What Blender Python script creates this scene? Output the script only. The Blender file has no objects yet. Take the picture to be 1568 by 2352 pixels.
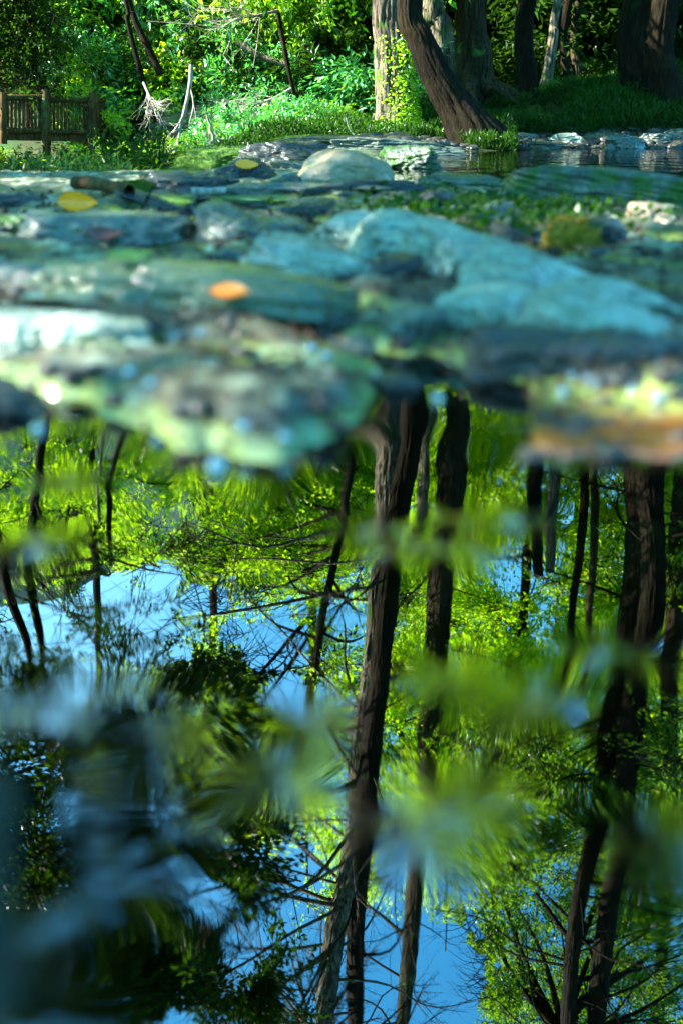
import bpy, math, random
import numpy as np
from mathutils import Vector

# ------------------------------------------------------------------ camera, sky, sun, exposure
sc = bpy.context.scene
col = sc.collection
FP = 2287.0   # focal length in photo pixels
TH = math.radians(20.83); CT, ST = math.cos(TH), math.sin(TH)
CAMH = 0.20
cam = bpy.data.cameras.new("camera")
cam.sensor_fit = 'VERTICAL'; cam.sensor_height = 36.0; cam.sensor_width = 24.0; cam.lens = 35.0
cam.clip_start = 0.005; cam.clip_end = 500
cam.dof.use_dof = True; cam.dof.focus_distance = 15.0; cam.dof.aperture_fstop = 2.8
cam.dof.aperture_blades = 9
co = bpy.data.objects.new("camera", cam); col.objects.link(co)
co.location = (0, 0, CAMH); co.rotation_euler = (math.pi/2 - TH, 0, 0)
sc.camera = co

SUN = Vector((-0.80, -0.07, 0.60)).normalized()
el = math.asin(SUN.z); az = math.atan2(SUN.x, SUN.y)
w = bpy.data.worlds.new("World"); sc.world = w; w.use_nodes = True
nt = w.node_tree
sky = nt.nodes.new('ShaderNodeTexSky'); sky.sky_type = 'NISHITA'; sky.sun_disc = False
sky.sun_elevation = el; sky.sun_rotation = az % (2*math.pi); sky.ozone_density = 1.5; sky.air_density = 1.0; sky.dust_density = 0.8
tint = nt.nodes.new('ShaderNodeMix'); tint.data_type = 'RGBA'; tint.blend_type = 'MULTIPLY'; tint.inputs[0].default_value = 1
tint.inputs[7].default_value = (.15, .82, 1.0, 1)   # the photograph's cool white balance
tc = nt.nodes.new('ShaderNodeTexCoord'); cn = nt.nodes.new('ShaderNodeTexNoise'); cn.inputs['Scale'].default_value = 2.2; cn.inputs['Detail'].default_value = 6
nt.links.new(tc.outputs['Generated'], cn.inputs['Vector'])
cr_ = nt.nodes.new('ShaderNodeValToRGB'); cr_.color_ramp.elements[0].position = .42; cr_.color_ramp.elements[1].position = .72; cr_.color_ramp.elements[1].color = (.4, .4, .4, 1)
nt.links.new(cn.outputs[0], cr_.inputs[0])
cm = nt.nodes.new('ShaderNodeMix'); cm.data_type = 'RGBA'; cm.inputs[7].default_value = (3.2, 6.5, 8.0, 1)   # thin high cloud
sz_ = nt.nodes.new('ShaderNodeSeparateXYZ'); nt.links.new(tc.outputs['Generated'], sz_.inputs[0])
lo = nt.nodes.new('ShaderNodeMapRange'); lo.inputs[1].default_value = .40; lo.inputs[2].default_value = .68; lo.inputs[3].default_value = 1.0; lo.inputs[4].default_value = .12; nt.links.new(sz_.outputs[2], lo.inputs[0])
mu = nt.nodes.new('ShaderNodeMath'); mu.operation = 'MULTIPLY'; nt.links.new(cr_.outputs[0], mu.inputs[0]); nt.links.new(lo.outputs[0], mu.inputs[1])
nt.links.new(mu.outputs[0], cm.inputs[0])
nt.links.new(sky.outputs[0], tint.inputs[6]); nt.links.new(tint.outputs[2], cm.inputs[6]); nt.links.new(cm.outputs[2], nt.nodes['Background'].inputs[0])
nt.nodes['Background'].inputs[1].default_value = 0.12
sl = bpy.data.lights.new("sun", 'SUN'); sl.energy = 5.0; sl.angle = math.radians(0.53); sl.color = (1.0, 0.97, 0.86)
so = bpy.data.objects.new("sun", sl); col.objects.link(so)
so.rotation_euler = SUN.to_track_quat('Z', 'Y').to_euler(); so.location = (-20, 0, 20)
sc.view_settings.view_transform = 'Standard'; sc.view_settings.look = 'None'
sc.view_settings.exposure = 3.3; sc.view_settings.gamma = 1.0
sc.render.engine = 'CYCLES'
sc.cycles.max_bounces = 7; sc.cycles.diffuse_bounces = 3; sc.cycles.glossy_bounces = 3
sc.cycles.transmission_bounces = 4; sc.cycles.transparent_max_bounces = 6
sc.cycles.use_denoising = True; sc.cycles.caustics_reflective = False; sc.cycles.caustics_refractive = False
sc.cycles.sample_clamp_indirect = 8

# ------------------------------------------------------------------ picture <-> world helpers (photo coordinates 1568 x 2352)
def ray(px, py):
    u = (px-784)/FP; v = (py-1176)/FP
    return u, CT - v*ST, -ST - v*CT
def G(px, py, z=0.0):
    d = ray(px, py); t = (z-CAMH)/d[2]; return np.array([d[0]*t, d[1]*t, z])
YS = 1.4   # far distances below are written for a nearer guess; this stretches them
def D(px, py, Y):
    Y = Y*YS
    d = ray(px, py); t = Y/d[1]; return np.array([d[0]*t, Y, CAMH+d[2]*t])
def M(px, py, Y):
    Y = Y*YS
    d = ray(px, py); t = Y/d[1]; return np.array([d[0]*t, Y, -CAMH-d[2]*t])
def zc(px, py, Y): return Y/ray(px, py)[1]
def proj_direct(x, y, z=0.0):
    z = z-CAMH; dep = np.maximum(y*CT - z*ST, 1e-3); return 784+FP*x/dep, 1176-FP*(y*ST+z*CT)/dep
def proj_mirror(P):
    """photo coordinates of the puddle reflection of points P (n,3)"""
    x, y, z = P[:, 0], P[:, 1], -P[:, 2]-CAMH
    dep = np.maximum(y*CT - z*ST, 1e-3); up = y*ST + z*CT
    return 784+FP*x/dep, 1176-FP*up/dep

def XW(px, y):
    return ray(px, 306)[0]/ray(px, 306)[1]*y   # world x seen at photo column px near the horizon, at distance y

# ------------------------------------------------------------------ noise
def _h(ix, iy, iz, s):
    n = (ix*374761393 + iy*668265263 + iz*2147483647 + s*1274126177).astype(np.int64)
    n = (n ^ (n >> 13)) * 1274126177 & 0x7fffffff
    n = (n ^ (n >> 16)) * 668265263 & 0x7fffffff
    return ((n ^ (n >> 15)) & 0xffffff)/float(0xffffff)*2-1
def vn(P, s=0):
    P = np.asarray(P, float); I = np.floor(P).astype(np.int64); F = P-I; F = F*F*(3-2*F)
    x, y, z = I[..., 0], I[..., 1], I[..., 2]; fx, fy, fz = F[..., 0], F[..., 1], F[..., 2]
    r = 0
    for a in (0, 1):
        for b in (0, 1):
            for c in (0, 1):
                r = r + _h(x+a, y+b, z+c, s)*(fx if a else 1-fx)*(fy if b else 1-fy)*(fz if c else 1-fz)
    return r
def fbm(P, o=4, s=0, ridge=False):
    r = 0; a = 1.0; t = 0; Q = np.asarray(P, float).copy()
    for k in range(o):
        n = vn(Q, s+k*17)
        if ridge: n = 1-2*np.abs(n)
        r = r + a*n; t += a; a *= 0.5; Q = Q*2.03+11.3
    return r/t
def xyz(x, y, z=0): return np.stack([x, y, np.zeros_like(x)+z], -1)
def sst(a, b, x):
    t = np.clip((x-a)/(b-a), 0, 1); return t*t*(3-2*t)

# ------------------------------------------------------------------ mesh builder
class MB:
    def __init__(s): s.v = []; s.f = []; s.n = 0
    def add(s, v, f):
        v = np.asarray(v, np.float32).reshape(-1, 3); f = np.asarray(f, np.int64).reshape(-1, 4)
        s.v.append(v); s.f.append(f+s.n); s.n += len(v)
    def build(s, name, mat, parent=None, smooth=True, loc=None):
        v = np.concatenate(s.v); f = np.concatenate(s.f)
        base = np.zeros(3)
        if loc is not None: base = np.asarray(loc, float)
        elif parent is not None: base = np.array(parent['_w'])
        v = v-base.astype(np.float32)
        me = bpy.data.meshes.new(name)
        me.vertices.add(len(v)); me.vertices.foreach_set('co', v.ravel().astype(np.float32))
        me.loops.add(len(f)*4); me.loops.foreach_set('vertex_index', f.ravel().astype(np.int32))
        me.polygons.add(len(f)); me.polygons.foreach_set('loop_start', np.arange(0, len(f)*4, 4, dtype=np.int32))
        me.polygons.foreach_set('loop_total', np.full(len(f), 4, np.int32))
        me.polygons.foreach_set('use_smooth', np.full(len(f), smooth, bool))
        me.update(calc_edges=True)
        me.materials.append(mat)
        o = bpy.data.objects.new(name, me); col.objects.link(o)
        if loc is not None: o.location = loc
        if parent is not None: o.parent = parent
        return o
def tag(o, label=None, cat=None, group=None, kind=None):
    if label: o['label'] = label
    if cat: o['category'] = cat
    if group: o['group'] = group
    if kind: o['kind'] = kind
    return o
def thing(name, label, cat, loc, group=None):
    o = bpy.data.objects.new(name, None); col.objects.link(o); o.location = loc
    o['_w'] = [float(a) for a in loc]
    return tag(o, label, cat, group)
def grid_faces(nu, nv, wrap=False):
    """nu rows of nv verts; wrap closes v"""
    i = np.arange(nu-1)[:, None]; m = nv if wrap else nv-1
    j = np.arange(m)[None, :]; j2 = (j+1) % nv
    return np.stack([i*nv+j, i*nv+j2, (i+1)*nv+j2, (i+1)*nv+j], -1).reshape(-1, 4)
def spline(pts, n):
    """smooth resample of control rows (any columns)"""
    P = np.asarray(pts, float)
    if len(P) == 2: 
        t = np.linspace(0, 1, n)[:, None]; return P[0]*(1-t)+P[1]*t
    d = np.r_[0, np.cumsum(np.linalg.norm(np.diff(P[:, :3], axis=0), axis=1))]
    E = np.vstack([2*P[0]-P[1], P, 2*P[-1]-P[-2]])
    out = []
    for t in np.linspace(0, d[-1], n):
        k = min(np.searchsorted(d, t, side='right')-1, len(P)-2); u = (t-d[k])/(d[k+1]-d[k]+1e-9)
        a, b, c, e = E[k], E[k+1], E[k+2], E[k+3]
        out.append(.5*((2*b)+(-a+c)*u+(2*a-5*b+4*c-e)*u*u+(-a+3*b-3*c+e)*u**3))
    return np.array(out)
def tube(mb, path, rad, sides=6, bark=0.0, seed=0, flare=0.0):
    P = np.asarray(path, float); n = len(P); rad = np.broadcast_to(rad, (n,))
    T = np.gradient(P, axis=0); T /= np.linalg.norm(T, axis=1)[:, None]+1e-9
    ref = np.array([0, 1.0, 0]) if abs(T[:, 1]).mean() < .8 else np.array([1.0, 0, 0])
    A = np.cross(T, ref); A /= np.linalg.norm(A, axis=1)[:, None]+1e-9
    B = np.cross(T, A)
    th = np.linspace(0, 2*np.pi, sides, endpoint=False)
    R = np.repeat(rad[:, None], sides, 1)
    if bark > 0:
        L = np.r_[0, np.cumsum(np.linalg.norm(np.diff(P, axis=0), axis=1))][:, None]
        c = np.cos(th)[None, :]; s_ = np.sin(th)[None, :]
        k = 3.6; w_ = vn(np.stack([c*1.5+0*L, s_*1.5+0*L, L*1.2+0*c], -1), seed+5)*.35
        Q = np.stack([c*k+w_, s_*k+w_, L*1.5+0*c], -1)
        r1 = np.abs(vn(Q*1.6, seed)); r2 = np.abs(vn(Q*np.array([3.4, 3.4, 3.0]), seed+9)); r3 = vn(Q*np.array([9, 9, 12.]), seed+3)
        big = vn(np.stack([c*.9+0*L, s_*.9+0*L, L*.7+0*c], -1), seed+21)
        R = R*(1+bark*(r1*1.6+r2*.8+r3*.25-.9)+.07*big)
        if flare:
            R = R*(1+flare*np.exp(-L/0.5)*(.6+.35*np.sin(th*5+seed)[None, :]))
    V = P[:, None, :]+R[..., None]*(np.cos(th)[None, :, None]*A[:, None, :]+np.sin(th)[None, :, None]*B[:, None, :])
    V = V.reshape(-1, 3); f = grid_faces(n, sides, True)
    mb.add(V, f)
def leaves(mb, P, size, rng, flat=0.5, aspect=.5, droop=0.2, dirs=None):
    """folded rhombus leaves: P (n,3) leaf bases, size scalar or (n,)"""
    n = len(P)
    if n == 0: return
    size = np.broadcast_to(size, (n,))*rng.uniform(.65, 1.25, n)
    if dirs is None:
        d = rng.normal(size=(n, 3)); d[:, 2] = d[:, 2]*.45-droop
    else:
        d = dirs+rng.normal(size=(n, 3))*.45; d[:, 2] -= droop
    d /= np.linalg.norm(d, axis=1)[:, None]+1e-9
    up = rng.normal(size=(n, 3))*(1-flat)+np.array([0, 0, 1.0])*flat*1.6
    s = np.cross(d, up); s /= np.linalg.norm(s, axis=1)[:, None]+1e-9
    nn = np.cross(s, d)
    L = size[:, None]; W = L*aspect*.5
    a = P; b = P+d*L*.42+s*W+nn*L*.07; c = P+d*L-nn*L*.08; e = P+d*L*.42-s*W+nn*L*.07
    V = np.stack([a, b, c, e], 1).reshape(-1, 3)
    mb.add(V, np.arange(4*n).reshape(-1, 4))

# ------------------------------------------------------------------ materials
def mat(name):
    m = bpy.data.materials.new(name); m.use_nodes = True; t = m.node_tree
    t.nodes.clear(); out = t.nodes.new('ShaderNodeOutputMaterial')
    def N(ty, **k):
        n = t.nodes.new(ty)
        for a, b in k.items(): setattr(n, a, b)
        return n
    def L(a, b): t.links.new(a, b)
    return m, t, out, N, L
def ramp(N, L, fac, stops):
    r = N('ShaderNodeValToRGB'); e = r.color_ramp.elements
    while len(e) < len(stops): e.new(0.5)
    for k, (p, c) in enumerate(stops): e[k].position = p; e[k].color = (*c, 1)
    L(fac, r.inputs[0]); return r.outputs[0]
def noise(N, L, vec, scale, detail=5, rough=.6):
    n = N('ShaderNodeTexNoise'); n.inputs['Scale'].default_value = scale; n.inputs['Detail'].default_value = detail
    n.inputs['Roughness'].default_value = rough; L(vec, n.inputs['Vector']); return n.outputs[0]
def mixc(N, L, fac, a, b, mode='MIX'):
    m = N('ShaderNodeMix', data_type='RGBA', blend_type=mode)
    if isinstance(fac, (int, float)): m.inputs[0].default_value = fac
    else: L(fac, m.inputs[0])
    for s, v in ((6, a), (7, b)):
        if isinstance(v, tuple): m.inputs[s].default_value = (*v, 1)
        else: L(v, m.inputs[s])
    return m.outputs[2]
def leaf_mat(name, dark, light, trans, spec=.5, rough=.35, nscale=.6, tfac=.5, yellow=None):
    m, t, out, N, L = mat(name)
    g = N('ShaderNodeNewGeometry')
    nz = noise(N, L, g.outputs['Position'], nscale, 3)
    rp = g.outputs['Random Per Island']
    c = ramp(N, L, rp, [(0.0, dark), (1.0, light)])
    c2 = mixc(N, L, .55, c, ramp(N, L, nz, [(.35, dark), (.65, light)]))
    tc = ramp(N, L, rp, [(0, tuple(a*.6 for a in trans)), (.965, trans), (1.0, yellow or trans)])
    p = N('ShaderNodeBsdfPrincipled'); L(c2, p.inputs['Base Color'])
    p.inputs['Roughness'].default_value = rough; p.inputs['Specular IOR Level'].default_value = spec
    tr = N('ShaderNodeBsdfTranslucent'); L(tc, tr.inputs[0])
    mx = N('ShaderNodeMixShader'); mx.inputs[0].default_value = tfac
    L(p.outputs[0], mx.inputs[1]); L(tr.outputs[0], mx.inputs[2]); L(mx.outputs[0], out.inputs[0])
    return m
def bark_mat(name, c1, c2, moss=None, ms=.0, bump=.6):
    m, t, out, N, L = mat(name)
    g = N('ShaderNodeNewGeometry')
    mp = N('ShaderNodeMapping'); mp.inputs['Scale'].default_value = (1, 1, .13); L(g.outputs['Position'], mp.inputs[0])
    n1 = noise(N, L, mp.outputs[0], 28, 6, .7); n2 = noise(N, L, g.outputs['Position'], 3, 4)
    c = ramp(N, L, n1, [(.40, c1), (.60, c2)])
    n5 = noise(N, L, g.outputs['Position'], 1.6, 4); c = mixc(N, L, ramp(N, L, n5, [(.35, (.65, .65, .65)), (.6, (0, 0, 0))]), c, c1)
    if moss:
        c = mixc(N, L, ramp(N, L, n2, [(.62-ms, (0, 0, 0)), (.75-ms, (1, 1, 1))]), c, moss)
    p = N('ShaderNodeBsdfPrincipled'); L(c, p.inputs['Base Color']); p.inputs['Roughness'].default_value = .85; p.inputs['Specular IOR Level'].default_value = .08
    b = N('ShaderNodeBump'); b.inputs['Strength'].default_value = bump; b.inputs['Distance'].default_value = .03
    L(n1, b.inputs['Height']); L(b.outputs[0], p.inputs['Normal']); L(p.outputs[0], out.inputs[0])
    return m
def rock_mat(name, c1, c2, c3, scale=9, moss=(.02, .10, .008), mossamt=0.0, rough=.5, bump=.5, warm=None, wet=0.0):
    m, t, out, N, L = mat(name)
    g = N('ShaderNodeNewGeometry'); P = g.outputs['Position']
    mp = N('ShaderNodeMapping'); mp.inputs['Scale'].default_value = (1, 1, 3.2); mp.inputs['Rotation'].default_value = (.25, .3, 0); L(P, mp.inputs[0])
    n1 = noise(N, L, mp.outputs[0], scale, 8, .65); n2 = noise(N, L, P, scale*5, 6, .7); n3 = noise(N, L, P, scale*.45, 5)
    c = ramp(N, L, n1, [(.32, c1), (.5, c2), (.68, c3)])
    c = mixc(N, L, .35, c, ramp(N, L, n2, [(.35, c1), (.65, c3)]))
    ck = noise(N, L, mp.outputs[0], scale*.9, 5, .6)
    c = mixc(N, L, ramp(N, L, ck, [(.47, (0, 0, 0)), (.495, (1, 1, 1)), (.52, (0, 0, 0))]), c, tuple(a*.3 for a in c1))
    gr = noise(N, L, P, scale*24, 3, .8)
    c = mixc(N, L, .5, c, ramp(N, L, gr, [(.3, tuple(a*.5 for a in c1)), (.6, c2), (.8, c3)]))
    if warm: c = mixc(N, L, ramp(N, L, n3, [(.52, (0, 0, 0)), (.66, (1, 1, 1))]), c, warm)
    if mossamt > 0:
        n4 = noise(N, L, P, scale*1.3, 6, .7)
        k = mixc(N, L, n2, (.55, .55, .55), (1, 1, 1))
        f = ramp(N, L, n4, [(.62-.3*mossamt, (0, 0, 0)), (.70-.3*mossamt, (1, 1, 1))])
        mc = mixc(N, L, n2, tuple(a*.5 for a in moss), tuple(a*1.7 for a in moss))
        c = mixc(N, L, f, c, mc)
    p = N('ShaderNodeBsdfPrincipled'); L(c, p.inputs['Base Color'])
    r = ramp(N, L, n3, [(.4, (max(rough-.25, .08),)*3), (.6, (rough+.15,)*3)]); L(r, p.inputs['Roughness'])
    p.inputs['Coat Weight'].default_value = wet; p.inputs['Specular IOR Level'].default_value = .25; p.inputs['Coat Roughness'].default_value = .12
    b = N('ShaderNodeBump'); b.inputs['Strength'].default_value = bump; b.inputs['Distance'].default_value = .012
    hh = mixc(N, L, .4, n1, n2); L(hh, b.inputs['Height']); L(b.outputs[0], p.inputs['Normal']); L(p.outputs[0], out.inputs[0])
    return m

M_ = {}
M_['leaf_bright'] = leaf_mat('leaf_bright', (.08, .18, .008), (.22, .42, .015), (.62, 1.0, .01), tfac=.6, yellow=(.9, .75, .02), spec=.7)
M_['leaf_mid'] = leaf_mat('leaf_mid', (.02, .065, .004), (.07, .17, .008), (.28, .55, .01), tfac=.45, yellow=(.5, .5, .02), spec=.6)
M_['leaf_dark'] = leaf_mat('leaf_dark', (.007, .022, .003), (.018, .045, .005), (.06, .15, .005), tfac=.3, spec=.08)  # leaf colour darkened to stand in for foliage in shade
M_['rhodo'] = leaf_mat('rhodo', (.015, .10, .025), (.06, .29, .08), (.16, .6, .04), tfac=.3, spec=1.0, rough=.3, yellow=(.8, .6, .02))
M_['dell_grass'] = leaf_mat('dell_grass', (.003, .02, .006), (.012, .06, .018), (.03, .12, .012), tfac=.3, spec=.12, nscale=1.3)  # darker copy of the grass, with the dell's shade in its colour
M_['grass'] = leaf_mat('grass', (.005, .022, .002), (.018, .065, .005), (.06, .18, .006), tfac=.35, spec=.12, nscale=1.3)
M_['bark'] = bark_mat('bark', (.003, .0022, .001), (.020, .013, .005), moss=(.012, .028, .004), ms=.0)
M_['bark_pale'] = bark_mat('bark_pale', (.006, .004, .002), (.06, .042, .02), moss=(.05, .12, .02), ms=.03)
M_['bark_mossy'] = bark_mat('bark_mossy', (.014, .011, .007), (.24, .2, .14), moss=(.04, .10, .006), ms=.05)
M_['deadwood'] = bark_mat('deadwood', (.12, .11, .09), (.42, .38, .32), bump=.3)
M_['rail_wood'] = bark_mat('rail_wood', (.03, .018, .007), (.14, .08, .03), moss=(.05, .10, .03), ms=.05, bump=.3)
TE1, TE2, TE3 = (.004, .006, .004), (.035, .052, .039), (.20, .26, .20)
M_['rock'] = rock_mat('rock', TE1, TE2, TE3, wet=.45)
M_['rock_light'] = rock_mat('rock_light', (.014, .02, .014), (.19, .25, .19), (.50, .60, .47), scale=7, wet=.3)
M_['rock_dark'] = rock_mat('rock_dark', (.003, .004, .003), (.009, .013, .010), (.032, .045, .036), scale=14, wet=.4, rough=.5)
M_['rock_tan'] = rock_mat('rock_tan', (.10, .08, .05), (.24, .19, .12), (.40, .34, .24), scale=10, warm=(.12, .10, .05), bump=.35)
M_['rock_mossy'] = rock_mat('rock_mossy', TE1, TE2, TE3, mossamt=.45, moss=(.015, .05, .005), scale=12)
M_['rock_green'] = rock_mat('rock_green', (.02, .03, .012), (.06, .085, .035), (.13, .17, .08), scale=7, wet=.8, rough=.35)  # green base colour carries the foliage mirrored in the wet slabs
M_['moss'] = rock_mat('moss', (.012, .035, .003), (.05, .12, .008), (.13, .24, .012), scale=25, rough=.9, bump=1)
M_['orange_moss'] = rock_mat('orange_moss', (.05, .06, .003), (.2, .17, .01), (.3, .12, .01), scale=25, rough=.9, bump=1)
M_['cliff'] = rock_mat('cliff', (.015, .02, .012), (.06, .055, .035), (.13, .12, .08), scale=2.0, rough=.7, mossamt=.35)
M_['yellow_leaf'] = leaf_mat('yellow_leaf', (1.0, .26, .002), (1.0, .36, .004), (.6, .25, .01), tfac=.2, nscale=40)
M_['orange_leaf'] = leaf_mat('orange_leaf', (.9, .18, .008), (1.0, .26, .02), (.6, .3, .02), tfac=.2, nscale=40)
M_['brown_leaf'] = leaf_mat('brown_leaf', (.05, .012, .008), (.2, .07, .04), (.2, .05, .02), tfac=.15, nscale=30)
M_['pale_leaf'] = leaf_mat('pale_leaf', (.05, .07, .05), (.10, .12, .08), (.4, .5, .3), tfac=.2, nscale=40)
M_['green_leaf'] = leaf_mat('green_leaf', (.03, .10, .015), (.07, .16, .03), (.3, .6, .05), tfac=.3, nscale=40)
M_['litter'] = leaf_mat('litter', (.008, .005, .003), (.09, .045, .025), (.06, .03, .01), tfac=.1, nscale=25, spec=.2, rough=.7)
M_['pebble'] = rock_mat('pebble', (.006, .006, .005), (.022, .022, .018), (.07, .07, .055), scale=18, wet=.3, rough=.45)

# ground: near wet silt and gravel, forest floor beyond
m, t, out, N, L = mat('ground'); g = N('ShaderNodeNewGeometry'); P = g.outputs['Position']
n1 = noise(N, L, P, 30, 8, .7); n2 = noise(N, L, P, 5, 6); n3 = noise(N, L, P, .6, 6)
near = ramp(N, L, n1, [(.3, (.002, .002, .0015)), (.5, (.018, .013, .009)), (.6, (.014, .03, .03)), (.75, (.05, .08, .07))])
sz0 = N('ShaderNodeSeparateXYZ'); L(P, sz0.inputs[0]); mcr = N('ShaderNodeMapRange'); L(sz0.outputs[2], mcr.inputs[0]); mcr.inputs[1].default_value = .017; mcr.inputs[2].default_value = .030
nck = noise(N, L, P, 16, 7, .7)
near = mixc(N, L, mcr.outputs[0], near, ramp(N, L, nck, [(.33, (.005, .005, .003)), (.5, (.06, .07, .045)), (.66, (.32, .36, .25))]))  # pale rock on crests; low gaps dark with litter and painted shade
far = ramp(N, L, n1, [(.3, (.008, .012, .005)), (.7, (.05, .05, .025))])
far = mixc(N, L, ramp(N, L, n3, [(.4, (0, 0, 0)), (.6, (1, 1, 1))]), far, (.012, .05, .01))
sx = N('ShaderNodeSeparateXYZ'); L(P, sx.inputs[0]); mrb = N('ShaderNodeMapRange'); L(sx.outputs[2], mrb.inputs[0]); mrb.inputs[1].default_value = -.008; mrb.inputs[2].default_value = -.03
near = mixc(N, L, mrb.outputs[0], near, ramp(N, L, n2, [(.35, (.06, .022, .002)), (.65, (.16, .075, .006))]))
mr = N('ShaderNodeMapRange'); L(sx.outputs[1], mr.inputs[0]); mr.inputs[1].default_value = 5.5; mr.inputs[2].default_value = 8
c = mixc(N, L, mr.outputs[0], near, far)
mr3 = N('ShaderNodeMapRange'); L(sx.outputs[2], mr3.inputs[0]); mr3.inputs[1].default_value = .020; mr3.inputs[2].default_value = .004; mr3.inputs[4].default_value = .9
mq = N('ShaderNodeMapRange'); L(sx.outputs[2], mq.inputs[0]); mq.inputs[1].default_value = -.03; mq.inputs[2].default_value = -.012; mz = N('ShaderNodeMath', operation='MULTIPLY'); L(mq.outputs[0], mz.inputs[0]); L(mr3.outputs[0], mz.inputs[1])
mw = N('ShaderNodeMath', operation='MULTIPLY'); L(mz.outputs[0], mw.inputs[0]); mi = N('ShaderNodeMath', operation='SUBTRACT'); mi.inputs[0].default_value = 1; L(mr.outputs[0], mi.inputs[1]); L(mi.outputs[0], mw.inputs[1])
c = mixc(N, L, mw.outputs[0], c, ramp(N, L, n2, [(.35, (.05, .09, .016)), (.55, (.22, .30, .07)), (.75, (.32, .34, .12))]))  # green painted into the shallows in place of reflected foliage
ax_ = N('ShaderNodeMapRange'); L(sx.outputs[0], ax_.inputs[0]); ax_.inputs[1].default_value = .09; ax_.inputs[2].default_value = .14
az_ = N('ShaderNodeMapRange'); L(sx.outputs[2], az_.inputs[0]); az_.inputs[1].default_value = .014; az_.inputs[2].default_value = .008
ay_ = N('ShaderNodeMapRange'); L(sx.outputs[1], ay_.inputs[0]); ay_.inputs[1].default_value = .76; ay_.inputs[2].default_value = .70
am = N('ShaderNodeMath', operation='MULTIPLY'); L(ax_.outputs[0], am.inputs[0]); L(az_.outputs[0], am.inputs[1]); am2 = N('ShaderNodeMath', operation='MULTIPLY'); L(am.outputs[0], am2.inputs[0]); L(ay_.outputs[0], am2.inputs[1])
c = mixc(N, L, am2.outputs[0], c, ramp(N, L, n1, [(.35, (.03, .010, .001)), (.6, (.20, .07, .006)), (.75, (.5, .2, .02))]))
p = N('ShaderNodeBsdfPrincipled'); L(c, p.inputs['Base Color']); p.inputs['Roughness'].default_value = .5; p.inputs['Specular IOR Level'].default_value = .15; p.inputs['Coat Roughness'].default_value = .13; p.inputs['Coat IOR'].default_value = 1.85
mr2 = N('ShaderNodeMapRange'); L(sx.outputs[2], mr2.inputs[0]); mr2.inputs[1].default_value = .03; mr2.inputs[2].default_value = .0; L(mr2.outputs[0], p.inputs['Coat Weight'])
b = N('ShaderNodeBump'); b.inputs['Strength'].default_value = .6; b.inputs['Distance'].default_value = .01; L(n1, b.inputs['Height']); L(b.outputs[0], p.inputs['Normal'])
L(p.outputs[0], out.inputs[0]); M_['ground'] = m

def water_mat(name, tint, ior, bscale, bstr):
    m, t, out, N, L = mat(name); g = N('ShaderNodeNewGeometry')
    mp = N('ShaderNodeMapping'); mp.inputs['Scale'].default_value = (1, .6, 1); L(g.outputs['Position'], mp.inputs[0])
    b = N('ShaderNodeBump'); b.inputs['Strength'].default_value = 1; b.inputs['Distance'].default_value = bstr
    L(noise(N, L, mp.outputs[0], bscale, 2, .5), b.inputs['Height'])
    fr = N('ShaderNodeFresnel'); fr.inputs[0].default_value = ior; L(b.outputs[0], fr.inputs[1])
    gl = N('ShaderNodeBsdfGlossy'); gl.inputs['Roughness'].default_value = 0.0; L(b.outputs[0], gl.inputs['Normal'])
    tr = N('ShaderNodeBsdfTransparent'); tr.inputs[0].default_value = (*tint, 1)
    mx = N('ShaderNodeMixShader'); L(fr.outputs[0], mx.inputs[0]); L(tr.outputs[0], mx.inputs[1]); L(gl.outputs[0], mx.inputs[2])
    L(mx.outputs[0], out.inputs[0]); return m
M_['water'] = water_mat('water', (.55, .40, .12), 3.5, 9, .00012)
M_['stream'] = water_mat('stream', (.12, .12, .05), 1.7, 3.5, .012)

# ------------------------------------------------------------------ ground
SHORE = np.array([(-900, 985), (-100, 1000), (180, 1015), (330, 1075), (460, 1120), (650, 1150), (760, 1120), (840, 1010), (890, 940), (990, 925), (1090, 935), (1170, 965), (1260, 990), (1568, 1010), (2600, 1020)], float)
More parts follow.
